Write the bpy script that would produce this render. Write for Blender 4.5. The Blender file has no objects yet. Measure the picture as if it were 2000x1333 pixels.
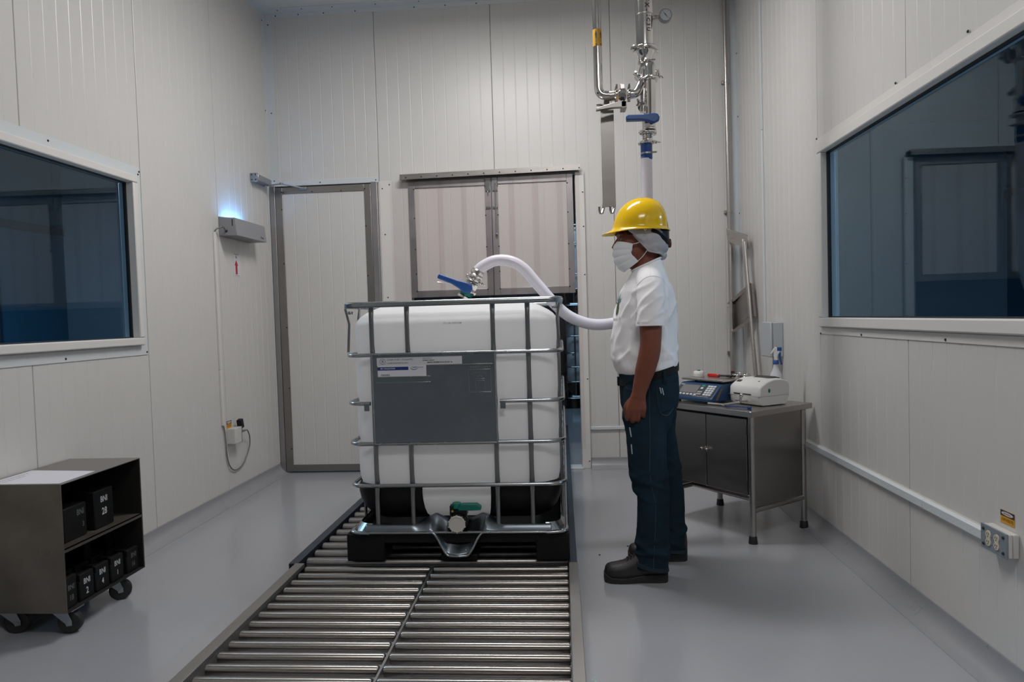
import bpy, bmesh, math, random
from mathutils import Vector, Matrix, noise
from mathutils.bvhtree import BVHTree

random.seed(7)
SC = bpy.context.scene
COL = SC.collection
PI = math.pi
V = Vector

# ------------------------------------------------------------------ camera, world, lights, exposure
cam_d = bpy.data.cameras.new('camera')
cam_d.sensor_width = 36.0
cam_d.lens = 1333.0 / 2000.0 * 36.0
cam_d.clip_start = 0.05
cam = bpy.data.objects.new('camera', cam_d)
COL.objects.link(cam)
# columns of the rotation: right, up, backwards
fwd = V((-0.0720, 0.9966, -0.0391))
def _cam_matrix():
    f = 1333.0
    yd = V((95.0, -49.5, f)).normalized()
    roll = 0.03
    dn = V((math.sin(roll), math.cos(roll), 0.0))
    dn.z = -(dn.x * yd.x + dn.y * yd.y) / yd.z
    dn.normalize()
    xd = dn.cross(yd)
    up = -dn
    right = V((xd.x, yd.x, up.x)); down = V((xd.y, yd.y, up.y)); fw = V((xd.z, yd.z, up.z))
    m = Matrix.Identity(4)
    for i in range(3):
        m[i][0] = right[i]; m[i][1] = -down[i]; m[i][2] = -fw[i]
    m[0][3], m[1][3], m[2][3] = 0.0, 0.0, 1.23
    return m
cam.matrix_world = _cam_matrix()
SC.camera = cam

w = bpy.data.worlds.new('world'); SC.world = w
w.use_nodes = True
w.node_tree.nodes['Background'].inputs[0].default_value = (0.02, 0.024, 0.03, 1)
w.node_tree.nodes['Background'].inputs[1].default_value = 1.0

def area_light(name, loc, sx, sy, power, color, rot=(0, 0, 0)):
    d = bpy.data.lights.new(name, 'AREA'); d.shape = 'RECTANGLE'
    d.size = sx; d.size_y = sy; d.energy = power; d.color = color
    o = bpy.data.objects.new(name, d); COL.objects.link(o)
    o.location = loc; o.rotation_euler = rot
    return o
LAMP_A = (-0.34, 3.72); LAMP_B = (0.4, 0.3)
area_light('ceiling_lamp_light', (LAMP_A[0], LAMP_A[1], 3.62), 1.2, 0.28, 57, (1.0, 0.985, 0.975))
area_light('ceiling_lamp_light', (LAMP_B[0], LAMP_B[1], 3.67), 1.2, 0.6, 40, (1.0, 0.985, 0.975))
area_light('observation_room_light', (-4.5, 4.2, 2.95), 0.6, 0.6, 110.0, (0.8, 0.9, 1.0))
area_light('corridor_light', (3.9, 3.2, 2.95), 0.6, 0.6, 95.0, (0.8, 0.9, 1.0))
area_light('store_room_light', (0.4, 8.0, 3.4), 0.8, 0.8, 30.0, (0.45, 0.75, 1.0))

SC.cycles.diffuse_bounces = 10
SC.cycles.max_bounces = 18
SC.cycles.transparent_max_bounces = 16
SC.view_settings.view_transform = 'Standard'
SC.view_settings.look = 'None'
SC.view_settings.exposure = 0.0
SC.view_settings.gamma = 1.0
SC.view_settings.use_curve_mapping = False

# ------------------------------------------------------------------ materials
MATS = {}
def mat(name, col, rough=0.5, metal=0.0, vary=0.06, scale=8.0, rvary=0.08, stretch=(1, 1, 1), bump=0.0, bscale=60.0,
        coat=0.0, emit=None, estr=0.0, spec=0.5, trans=0.0, aniso=0.0):
    m = bpy.data.materials.new(name); m.use_nodes = True
    nt = m.node_tree; b = nt.nodes['Principled BSDF']
    b.inputs['Base Color'].default_value = (*col, 1)
    b.inputs['Roughness'].default_value = rough
    b.inputs['Metallic'].default_value = metal
    b.inputs['Specular IOR Level'].default_value = spec
    b.inputs['Coat Weight'].default_value = coat
    b.inputs['Coat Roughness'].default_value = 0.08
    b.inputs['Anisotropic'].default_value = aniso
    if aniso:
        tg = nt.nodes.new('ShaderNodeTangent'); tg.direction_type = 'RADIAL'; tg.axis = 'X'
        nt.links.new(tg.outputs[0], b.inputs['Tangent'])
        b.inputs['Anisotropic Rotation'].default_value = 0.25
    if emit:
        b.inputs['Emission Color'].default_value = (*emit, 1)
        b.inputs['Emission Strength'].default_value = estr
    tc = nt.nodes.new('ShaderNodeTexCoord'); mp = nt.nodes.new('ShaderNodeMapping')
    mp.inputs['Scale'].default_value = stretch
    nt.links.new(tc.outputs['Object'], mp.inputs['Vector'])
    nz = nt.nodes.new('ShaderNodeTexNoise'); nz.inputs['Scale'].default_value = scale; nz.inputs['Detail'].default_value = 4
    nt.links.new(mp.outputs['Vector'], nz.inputs['Vector'])
    mx = nt.nodes.new('ShaderNodeMix'); mx.data_type = 'RGBA'
    mx.inputs['A'].default_value = (*[c * (1 - vary) for c in col], 1)
    mx.inputs['B'].default_value = (*[min(1, c * (1 + vary)) for c in col], 1)
    nt.links.new(nz.outputs['Fac'], mx.inputs['Factor'])
    nt.links.new(mx.outputs['Result'], b.inputs['Base Color'])
    mr = nt.nodes.new('ShaderNodeMapRange')
    mr.inputs['To Min'].default_value = max(0.02, rough - rvary); mr.inputs['To Max'].default_value = min(1, rough + rvary)
    nt.links.new(nz.outputs['Fac'], mr.inputs['Value']); nt.links.new(mr.outputs['Result'], b.inputs['Roughness'])
    if bump > 0:
        n2 = nt.nodes.new('ShaderNodeTexNoise'); n2.inputs['Scale'].default_value = bscale; n2.inputs['Detail'].default_value = 3
        nt.links.new(mp.outputs['Vector'], n2.inputs['Vector'])
        bp = nt.nodes.new('ShaderNodeBump'); bp.inputs['Strength'].default_value = bump; bp.inputs['Distance'].default_value = 0.002
        nt.links.new(n2.outputs['Fac'], bp.inputs['Height']); nt.links.new(bp.outputs['Normal'], b.inputs['Normal'])
    MATS[name] = m
    return m

def glass_mat(name, tint, refl=1.0, ior=1.45, rough=0.0, rcol=(1, 1, 1)):
    m = bpy.data.materials.new(name); m.use_nodes = True
    nt = m.node_tree; nt.nodes.clear()
    out = nt.nodes.new('ShaderNodeOutputMaterial')
    tr = nt.nodes.new('ShaderNodeBsdfTransparent'); tr.inputs['Color'].default_value = (*tint, 1)
    gl = nt.nodes.new('ShaderNodeBsdfGlossy'); gl.inputs['Roughness'].default_value = rough
    gl.inputs['Color'].default_value = (*rcol, 1)
    # thin sheet: the same reflection from either side (Schlick)
    gm = nt.nodes.new('ShaderNodeNewGeometry')
    dt = nt.nodes.new('ShaderNodeVectorMath'); dt.operation = 'DOT_PRODUCT'
    nt.links.new(gm.outputs['Normal'], dt.inputs[0]); nt.links.new(gm.outputs['Incoming'], dt.inputs[1])
    ab = nt.nodes.new('ShaderNodeMath'); ab.operation = 'ABSOLUTE'; nt.links.new(dt.outputs['Value'], ab.inputs[0])
    om = nt.nodes.new('ShaderNodeMath'); om.operation = 'SUBTRACT'; om.inputs[0].default_value = 1.0; nt.links.new(ab.outputs[0], om.inputs[1])
    pw5 = nt.nodes.new('ShaderNodeMath'); pw5.operation = 'POWER'; pw5.inputs[1].default_value = 5.0; nt.links.new(om.outputs[0], pw5.inputs[0])
    f0 = ((ior - 1) / (ior + 1)) ** 2
    fr = nt.nodes.new('ShaderNodeMath'); fr.operation = 'MULTIPLY_ADD'; fr.inputs[1].default_value = 1 - f0; fr.inputs[2].default_value = f0
    nt.links.new(pw5.outputs[0], fr.inputs[0])
    ml = nt.nodes.new('ShaderNodeMath'); ml.operation = 'MULTIPLY'; ml.inputs[1].default_value = refl; ml.use_clamp = True
    mx = nt.nodes.new('ShaderNodeMixShader')
    nt.links.new(fr.outputs[0], ml.inputs[0]); nt.links.new(ml.outputs[0], mx.inputs[0])
    nt.links.new(tr.outputs[0], mx.inputs[1]); nt.links.new(gl.outputs[0], mx.inputs[2])
    nt.links.new(mx.outputs[0], out.inputs['Surface'])
    MATS[name] = m
    return m

def translucent_mat(name, col, amount=0.4, rough=0.4):
    m = mat(name, col, rough, 0, vary=0.015, scale=3.0)
    nt = m.node_tree; b = nt.nodes['Principled BSDF']; out = nt.nodes['Material Output']
    t = nt.nodes.new('ShaderNodeBsdfTranslucent'); t.inputs['Color'].default_value = (*col, 1)
    mx = nt.nodes.new('ShaderNodeMixShader'); mx.inputs[0].default_value = amount
    nt.links.new(b.outputs[0], mx.inputs[1]); nt.links.new(t.outputs[0], mx.inputs[2])
    nt.links.new(mx.outputs[0], out.inputs['Surface'])
    return m

mat('wall_white', (0.60, 0.588, 0.572), 0.36, vary=0.025, scale=1.6, stretch=(1, 1, 0.25), rvary=0.05, bump=0.05, bscale=90)
mat('wall_stained', (0.70, 0.68, 0.655), 0.36, vary=0.025, scale=1.6)
mat('ceiling_white', (0.62, 0.64, 0.63), 0.5, vary=0.02, scale=2)
mat('trim_white', (0.60, 0.63, 0.65), 0.4, vary=0.03, scale=4)
mat('frame_white', (0.68, 0.665, 0.645), 0.4, vary=0.02, scale=4)
mat('floor_grey', (0.335, 0.342, 0.368), 0.2, vary=0.06, scale=1.3, rvary=0.05, bump=0.12, bscale=5, coat=0.2, spec=0.8)
mat('cove_grey', (0.285, 0.29, 0.31), 0.3, vary=0.08, scale=6)
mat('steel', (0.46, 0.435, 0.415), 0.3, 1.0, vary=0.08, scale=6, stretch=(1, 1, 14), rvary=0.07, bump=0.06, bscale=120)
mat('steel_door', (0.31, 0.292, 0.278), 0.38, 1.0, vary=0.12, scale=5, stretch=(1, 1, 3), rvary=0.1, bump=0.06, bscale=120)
mat('steel_frame', (0.40, 0.39, 0.395), 0.40, 1.0, vary=0.12, scale=7, rvary=0.1, bump=0.05, bscale=80)
mat('steel_cart', (0.17, 0.15, 0.127), 0.5, 0.85, vary=0.6, scale=5.0, rvary=0.2, bump=0.1, bscale=30)
mat('cart_top', (0.27, 0.255, 0.245), 0.55, 0.6, vary=0.1, scale=6, rvary=0.1)
mat('chrome', (0.66, 0.64, 0.62), 0.13, 1.0, vary=0.05, scale=12, rvary=0.05)
mat('roller', (0.40, 0.365, 0.335), 0.30, 1.0, vary=0.16, scale=7, stretch=(0.6, 5, 5), rvary=0.06, aniso=0.9)
mat('roller_dull', (0.36, 0.345, 0.34), 0.42, 1.0, vary=0.25, scale=9, stretch=(3, 1, 1), rvary=0.1, aniso=0.7)
mat('rail_steel', (0.36, 0.345, 0.33), 0.46, 1.0, vary=0.12, scale=5, stretch=(2, 0.5, 2), rvary=0.1)
mat('rail_navy', (0.022, 0.034, 0.055), 0.4, vary=0.15, scale=10)
mat('galvanised', (0.235, 0.268, 0.30), 0.36, 1.0, vary=0.1, scale=14, rvary=0.07)
mat('galvanised_tube', (0.43, 0.45, 0.46), 0.26, 1.0, vary=0.1, scale=14, rvary=0.06)
mat('galvanised_bar', (0.25, 0.26, 0.265), 0.34, 1.0, vary=0.15, scale=14, rvary=0.06)
mat('dark_gap', (0.02, 0.02, 0.022), 0.7)
mat('black_plastic', (0.007, 0.007, 0.008), 0.45, vary=0.2, scale=12, spec=0.25)
mat('pallet_black', (0.007, 0.007, 0.008), 0.55, vary=0.3, scale=6, spec=0.25)
mat('rubber', (0.014, 0.014, 0.014), 0.6, vary=0.2)
mat('cap_white', (0.62, 0.59, 0.56), 0.45)
mat('green_plastic', (0.0, 0.16, 0.125), 0.4)
mat('yellow_pin', (0.32, 0.28, 0.03), 0.5)
mat('blue_plastic', (0.016, 0.072, 0.27), 0.34, vary=0.05)
mat('blue_cuff', (0.01, 0.06, 0.24), 0.22)
mat('hose_white', (0.70, 0.67, 0.74), 0.24, vary=0.02, scale=20)
mat('paper', (0.70, 0.70, 0.76), 0.5, vary=0.01)
mat('label_white', (0.62, 0.62, 0.66), 0.45, vary=0.02)
mat('label_blue', (0.012, 0.035, 0.19), 0.45)
mat('ink', (0.03, 0.03, 0.035), 0.6)
mat('ink_grey', (0.30, 0.30, 0.32), 0.6)
mat('ink_blue', (0.02, 0.05, 0.18), 0.6)
mat('stencil_white', (0.45, 0.45, 0.45), 0.7, vary=0.35, scale=60)
mat('stencil_dim', (0.10, 0.10, 0.10), 0.7, vary=0.35, scale=60)
mat('orange_sticker', (0.62, 0.30, 0.025), 0.5)
mat('ink_orange', (0.30, 0.13, 0.005), 0.5)
mat('yellow_sticker', (0.50, 0.27, 0.02), 0.4)
mat('ink_red', (0.05, 0.006, 0.006), 0.5)
mat('red_arrow', (0.42, 0.01, 0.03), 0.5)
mat('grey_metal', (0.26, 0.26, 0.275), 0.45, vary=0.04)
mat('closer_grey', (0.30, 0.32, 0.34), 0.35, 0.6)
mat('box_grey', (0.42, 0.45, 0.48), 0.5, vary=0.03)
mat('outlet_plate', (0.20, 0.235, 0.27), 0.5, vary=0.05)
mat('outlet_ivory', (0.60, 0.55, 0.45), 0.4)
mat('outlet_box', (0.58, 0.57, 0.55), 0.45)
mat('cord_grey', (0.16, 0.16, 0.16), 0.5)
mat('weight_black', (0.006, 0.006, 0.006), 0.6, vary=0.3, scale=20, spec=0.2)
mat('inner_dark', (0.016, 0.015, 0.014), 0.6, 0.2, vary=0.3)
mat('scale_blue', (0.012, 0.05, 0.125), 0.38, vary=0.06)
mat('scale_panel', (0.035, 0.04, 0.05), 0.35)
mat('lcd', (0.16, 0.155, 0.165), 0.25)
mat('key_white', (0.55, 0.57, 0.6), 0.5)
mat('key_grey', (0.28, 0.28, 0.29), 0.5)
mat('key_green', (0.02, 0.25, 0.12), 0.5)
mat('sticker_brown', (0.16, 0.12, 0.10), 0.5)
mat('printer_white', (0.66, 0.655, 0.64), 0.45, vary=0.02)
mat('printer_black', (0.02, 0.02, 0.022), 0.35)
translucent_mat('bottle_white', (0.72, 0.73, 0.76), 0.3, 0.4)
translucent_mat('tank_white', (0.96, 0.955, 0.96), 0.42, 0.6)
mat('red_plastic', (0.55, 0.015, 0.015), 0.35)
mat('shirt_white', (0.90, 0.885, 0.895), 0.9, vary=0.02, scale=4, bump=0.2, bscale=30, spec=0.15)
mat('skin', (0.19, 0.054, 0.029), 0.5, vary=0.12, scale=14, bump=0.08, bscale=90)
mat('denim', (0.012, 0.026, 0.040), 0.9, vary=0.55, scale=5, bump=0.3, bscale=120, spec=0.1)
mat('denim_light', (0.018, 0.033, 0.046), 0.85, vary=0.2, spec=0.2)
mat('denim_white', (0.42, 0.45, 0.46), 0.9, vary=0.2)
mat('denim_stitch', (0.030, 0.048, 0.062), 0.85)
mat('belt_black', (0.008, 0.008, 0.009), 0.6, spec=0.2)
mat('boot_leather', (0.022, 0.019, 0.020), 0.5, vary=0.2, scale=20, bump=0.15, bscale=50)
mat('boot_sole', (0.017, 0.016, 0.015), 0.6)
mat('lace_dark', (0.03, 0.012, 0.012), 0.7)
mat('helmet_yellow', (0.80, 0.50, 0.006), 0.16, vary=0.02, spec=0.45)
mat('mask_white', (0.80, 0.81, 0.84), 0.85, vary=0.02, spec=0.2)
mat('hair_black', (0.010, 0.008, 0.008), 0.6)
mat('eye_white', (0.20, 0.16, 0.14), 0.3)
mat('eye_dark', (0.015, 0.01, 0.008), 0.15)
mat('logo_teal', (0.03, 0.16, 0.16), 0.7)
mat('logo_green', (0.06, 0.10, 0.03), 0.7)
mat('knob_maroon', (0.07, 0.012, 0.012), 0.4)
mat('room_panel', (0.09, 0.12, 0.15), 0.5, vary=0.08, scale=2)
mat('room_blue', (0.03, 0.105, 0.17), 0.5, vary=0.08, scale=2)
mat('room_dark', (0.03, 0.045, 0.06), 0.5)
mat('tube_glow', (0.8, 0.8, 0.8), 0.5, emit=(1.0, 0.965, 0.92), estr=6.0)
mat('panel_glow', (0.8, 0.8, 0.8), 0.5, emit=(1.0, 0.985, 0.975), estr=2.0)
mat('uv_glow', (0.3, 0.5, 0.9), 0.5, emit=(0.16, 0.48, 1.0), estr=75.0)
mat('tape_cyan', (0.25, 0.6, 0.55), 0.4)
mat('debris', (0.06, 0.055, 0.05), 0.8)
translucent_mat('hairnet', (0.62, 0.60, 0.62), 0.3, 0.8)
glass_mat('window_glass', (0.60, 0.75, 0.85), 1.1, 1.5, 0.0, (0.78, 0.92, 1.0))
glass_mat('pvc_clear', (0.955, 0.93, 0.93), 0.9, 1.4, 0.06)
glass_mat('plastic_clear', (0.75, 0.8, 0.95), 1.3, 1.45, 0.05)

# ------------------------------------------------------------------ mesh helpers
def frame_for(d):
    d = V(d).normalized()
    a = V((0, 0, 1)) if abs(d.z) < 0.9 else V((1, 0, 0))
    u = a.cross(d).normalized()
    return u, d.cross(u).normalized()

def ellipse(c, u, v, ru, rv, n=24, p=2.0):
    c = V(c); u = V(u); v = V(v); r = []
    for i in range(n):
        t = 2 * PI * i / n
        ct, st = math.cos(t), math.sin(t)
        r.append(c + u * (ru * math.copysign(abs(ct) ** (2 / p), ct)) + v * (rv * math.copysign(abs(st) ** (2 / p), st)))
    return r

def catmull(pts, k=6):
    pts = [V(p) for p in pts]; out = []
    n = len(pts)
    for i in range(n - 1):
        p0 = pts[max(i - 1, 0)]; p1 = pts[i]; p2 = pts[i + 1]; p3 = pts[min(i + 2, n - 1)]
        for j in range(k):
            t = j / k
            out.append(0.5 * ((2 * p1) + (p2 - p0) * t + (2 * p0 - 5 * p1 + 4 * p2 - p3) * t * t + (3 * p1 - p0 - 3 * p2 + p3) * t ** 3))
    out.append(pts[-1])
    return out

def fillet(pts, r, k=6):
    """polyline with rounded corners"""
    pts = [V(p) for p in pts]; out = [pts[0]]
    for i in range(1, len(pts) - 1):
        a = (pts[i - 1] - pts[i]); b = (pts[i + 1] - pts[i])
        d = min(r, a.length * 0.49, b.length * 0.49)
        p0 = pts[i] + a.normalized() * d; p2 = pts[i] + b.normalized() * d
        for j in range(k + 1):
            t = j / k
            out.append(p0 * (1 - t) ** 2 + pts[i] * 2 * t * (1 - t) + p2 * t * t)
    out.append(pts[-1])
    return out

def rrect(a, b, r, n=6, seg=1):
    """rounded rectangle outline, half sizes a,b, counter-clockwise from the +x side"""
    out = []
    cs = [(a - r, b - r, 0), (-(a - r), b - r, 90), (-(a - r), -(b - r), 180), (a - r, -(b - r), 270)]
    for cx, cy, s in cs:
        for i in range(n + 1):
            t = math.radians(s + 90 * i / n)
            out.append((cx + r * math.cos(t), cy + r * math.sin(t)))
    if seg > 1:
        o2 = []
        for i in range(len(out)):
            p, q = out[i], out[(i + 1) % len(out)]
            L = math.hypot(q[0] - p[0], q[1] - p[1])
            k = seg if L > 0.1 else 1
            for j in range(k):
                o2.append((p[0] + (q[0] - p[0]) * j / k, p[1] + (q[1] - p[1]) * j / k))
        out = o2
    return out

class MB:
    def __init__(s): s.v = []; s.f = []
    def add(s, vs, fs):
        o = len(s.v); s.v += [V(p) for p in vs]; s.f += [tuple(i + o for i in f) for f in fs]; return s
    def box(s, x0, x1, y0, y1, z0, z1, M=None):
        vs = [V((x, y, z)) for x in (x0, x1) for y in (y0, y1) for z in (z0, z1)]
        if M is not None: vs = [M @ p for p in vs]
        return s.add(vs, [(0, 1, 3, 2), (4, 6, 7, 5), (0, 4, 5, 1), (2, 3, 7, 6), (0, 2, 6, 4), (1, 5, 7, 3)])
    def cbox(s, c, size, M=None):
        h = [k / 2 for k in size]
        T = Matrix.Translation(V(c))
        if M is not None: T = T @ M.to_4x4()
        return s.box(-h[0], h[0], -h[1], h[1], -h[2], h[2], T)
    def loft(s, rings, closed=True, cap0=True, cap1=True):
        n = len(rings[0]); o = len(s.v)
        for r in rings: s.v += [V(p) for p in r]
        m = n if closed else n - 1
        for i in range(len(rings) - 1):
            for j in range(m):
                a = o + i * n + j; b = o + i * n + (j + 1) % n
                s.f.append((a, b, b + n, a + n))
        if closed and cap0: s.f.append(tuple(o + j for j in reversed(range(n))))
        if closed and cap1: s.f.append(tuple(o + (len(rings) - 1) * n + j for j in range(n)))
        return s
    def tube(s, path, r, n=12, caps=True, closed=False, flat=1.0, ref=None):
        path = [V(p) for p in path]; L = len(path)
        rs = r if isinstance(r, (list, tuple)) else [r] * L
        rings = []; u = None
        for i in range(L):
            if closed: d = (path[(i + 1) % L] - path[i - 1]).normalized()
            else: d = (path[min(i + 1, L - 1)] - path[max(i - 1, 0)]).normalized()
            if u is None:
                if ref is not None:
                    u = V(ref); u = (u - d * u.dot(d)).normalized()
                else: u, _ = frame_for(d)
            else:
                u = u - d * u.dot(d)
                u = u.normalized() if u.length > 1e-6 else frame_for(d)[0]
            v = d.cross(u)
            rr = rs[i]
            ru, rv = rr if isinstance(rr, tuple) else (rr, rr * flat)
            rings.append([path[i] + u * (ru * math.cos(2 * PI * k / n)) + v * (rv * math.sin(2 * PI * k / n)) for k in range(n)])
        if closed:
            o = len(s.v)
            for q in rings: s.v += q
            for i in range(L):
                for j in range(n):
                    a = o + i * n + j; b = o + i * n + (j + 1) % n
                    c = o + ((i + 1) % L) * n + (j + 1) % n; d2 = o + ((i + 1) % L) * n + j
                    s.f.append((a, b, c, d2))
            return s
        return s.loft(rings, True, caps, caps)
    def cyl(s, p0, p1, r, n=16): return s.tube([p0, p1], r, n)
    def lathe(s, prof, o, axis=(0, 0, 1), n=24, caps=True):
        o = V(o); ax = V(axis).normalized(); u, v = frame_for(ax)
        rings = [[o + ax * h + u * (r * math.cos(2 * PI * k / n)) + v * (r * math.sin(2 * PI * k / n)) for k in range(n)] for r, h in prof]
        return s.loft(rings, True, caps, caps)
    def prism(s, poly, o, U, W, D):
        """polygon (a,b) -> o+a*U+b*W, pushed along vector D"""
        o = V(o); U = V(U); W = V(W); D = V(D); n = len(poly)
        b = [o + U * p[0] + W * p[1] for p in poly]
        s.add(b + [p + D for p in b], [tuple(range(n)), tuple(reversed(range(n, 2 * n)))] +
              [(i, (i + 1) % n, (i + 1) % n + n, i + n) for i in range(n)])
        return s
    def ball(s, c, rx, ry, rz, nu=20, nv=12, M=None):
        c = V(c); rings = []
        for i in range(1, nv):
            t = PI * i / nv - PI / 2
            rings.append([V((rx * math.cos(t) * math.cos(2 * PI * k / nu), ry * math.cos(t) * math.sin(2 * PI * k / nu), rz * math.sin(t))) for k in range(nu)])
        top = V((0, 0, rz)); bot = V((0, 0, -rz))
        if M is not None:
            rings = [[M @ p for p in r] for r in rings]; top = M @ top; bot = M @ bot
        o = len(s.v)
        s.loft([[c + p for p in r] for r in rings], True, False, False)
        s.v += [c + bot, c + top]; b = len(s.v) - 2
        for j in range(nu):
            s.f.append((b, o + (j + 1) % nu, o + j)); e = o + (nv - 2) * nu
            s.f.append((b + 1, e + j, e + (j + 1) % nu))
        return s
    def mesh(s, name='mesh'):
        me = bpy.data.meshes.new(name)
        me.from_pydata([tuple(p) for p in s.v], [], s.f)
        bm = bmesh.new(); bm.from_mesh(me)
        bmesh.ops.recalc_face_normals(bm, faces=bm.faces)
        bm.to_mesh(me); bm.free()
        return me
    def build(s, name, m, parent=None, **k):
        return link_mesh(s.mesh(name), name, m, parent, **k)

WM = {}
def world_of(o):
    if o is None: return Matrix.Identity(4)
    return WM[o.as_pointer()]

def link_mesh(me, name, m, parent=None, world=True, smooth=35, bevel=0.0, bseg=2, label=None, kind=None, loc=None, rot=None):
    o = bpy.data.objects.new(name, me)
    COL.objects.link(o)
    base = Matrix.Identity(4)
    if loc is not None or rot is not None:
        o.location = loc or (0, 0, 0); o.rotation_euler = rot or (0, 0, 0)
        base = Matrix.LocRotScale(V(loc or (0, 0, 0)), __import__('mathutils').Euler(rot or (0, 0, 0)), V((1, 1, 1)))
    if parent is not None:
        o.parent = parent
        if world: me.transform((world_of(parent) @ base).inverted())
    elif world and (loc is not None or rot is not None):
        me.transform(base.inverted())
    WM[o.as_pointer()] = world_of(parent) @ base
    if m is not None: me.materials.append(MATS[m] if isinstance(m, str) else m)
    if smooth:
        me.polygons.foreach_set('use_smooth', [True] * len(me.polygons))
        if smooth < 180: me.set_sharp_from_angle(angle=math.radians(smooth))
    if bevel > 0:
        b = o.modifiers.new('bevel', 'BEVEL'); b.width = bevel; b.segments = bseg; b.limit_method = 'ANGLE'; b.angle_limit = math.radians(40)
    if label: o['label'] = label
    if kind: o['kind'] = kind
    return o

def thing(name, label, cat, loc=(0, 0, 0), rotz=0.0, group=None):
    o = bpy.data.objects.new(name, None); COL.objects.link(o)
    o.empty_display_size = 0.1
    o.location = loc; o.rotation_euler = (0, 0, rotz)
    WM[o.as_pointer()] = Matrix.Translation(V(loc)) @ Matrix.Rotation(rotz, 4, 'Z')
    o['label'] = label; o['category'] = cat
    if group: o['group'] = group
    return o

def tag(o, label, cat, group=None):
    o['label'] = label; o['category'] = cat
    if group: o['group'] = group
    return o

def struct(name, label=None, loc=(0, 0, 0)):
    o = bpy.data.objects.new(name, None); COL.objects.link(o)
    o.empty_display_size = 0.1; o.location = loc
    WM[o.as_pointer()] = Matrix.Translation(V(loc))
    o['kind'] = 'structure'
    if label: o['label'] = label
    return o

def share(o, name=None, loc=(0, 0, 0), parent=None, rot=None):
    """another part with the same mesh"""
    c = o.copy(); COL.objects.link(c)
    if name: c.name = name
    c.parent = parent if parent is not None else o.parent
    c.location = loc
    if rot: c.rotation_euler = rot
    WM[c.as_pointer()] = world_of(c.parent) @ c.matrix_basis
    return c

def text_shape(s, size, align='CENTER', bold=0.0, spacing=1.0):
    cu = bpy.data.curves.new('lettering', 'FONT')
    cu.body = s; cu.size = size; cu.align_x = align; cu.align_y = 'CENTER'; cu.offset = bold; cu.space_character = spacing
    cu.resolution_u = 2
    o = bpy.data.objects.new('lettering', cu); COL.objects.link(o)
    dg = bpy.context.evaluated_depsgraph_get(); dg.update()
    me = bpy.data.meshes.new_from_object(o.evaluated_get(dg))
    vs = [v.co.copy() for v in me.vertices]; fs = [tuple(p.vertices) for p in me.polygons]
    bpy.data.objects.remove(o); bpy.data.curves.remove(cu); bpy.data.meshes.remove(me)
    return vs, fs

def text(mb, s, size, o, U, W, align='CENTER', bold=0.0, spacing=1.0, sx=1.0):
    vs, fs = text_shape(s, size, align, bold, spacing)
    o = V(o); U = V(U); W = V(W)
    mb.add([o + U * (p.x * sx) + W * p.y for p in vs], fs)
    return mb

def dashes(mb, total, h, o, U, W, n=6, seed=1):
    """print too small to read: a row of short bars"""
    rnd = random.Random(seed); o = V(o); U = V(U); W = V(W); x = -total / 2; step = total / n
    for i in range(n):
        w_ = step * rnd.uniform(0.45, 0.8); hh = h * rnd.uniform(0.7, 1.0)
        mb.add([o + U * x - W * hh / 2, o + U * (x + w_) - W * hh / 2, o + U * (x + w_) + W * hh / 2, o + U * x + W * hh / 2], [(0, 1, 2, 3)])
        x += step
    return mb

def flat_poly(mb, poly, o, U, W):
    o = V(o); U = V(U); W = V(W)
    mb.add([o + U * a + W * b for a, b in poly], [tuple(range(len(poly)))])
    return mb

def screw_mesh(axis):
    mb = MB(); a = V(axis)
    mb.lathe([(0.0055, 0.0), (0.0055, 0.0015), (0.0035, 0.004)], (0, 0, 0), a, 8)
    me = mb.mesh('screw'); me.materials.append(MATS['dark_gap'])
    return me
SCREW = {}
def screws(parent, pts, axis):
    k = tuple(axis)
    if k not in SCREW: SCREW[k] = screw_mesh(axis)
    inv = world_of(parent).inverted()
    for p in pts:
        o = bpy.data.objects.new('screw', SCREW[k]); COL.objects.link(o); o.parent = parent
        o.location = inv @ V(p)

X1, Y1, Z1 = V((1, 0, 0)), V((0, 1, 0)), V((0, 0, 1))
# ------------------------------------------------------------------ room shell
YB, XL, XR, ZC, YF = 5.48, -2.34, 1.405, 3.75, -4.2
COVE = 0.085

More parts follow.
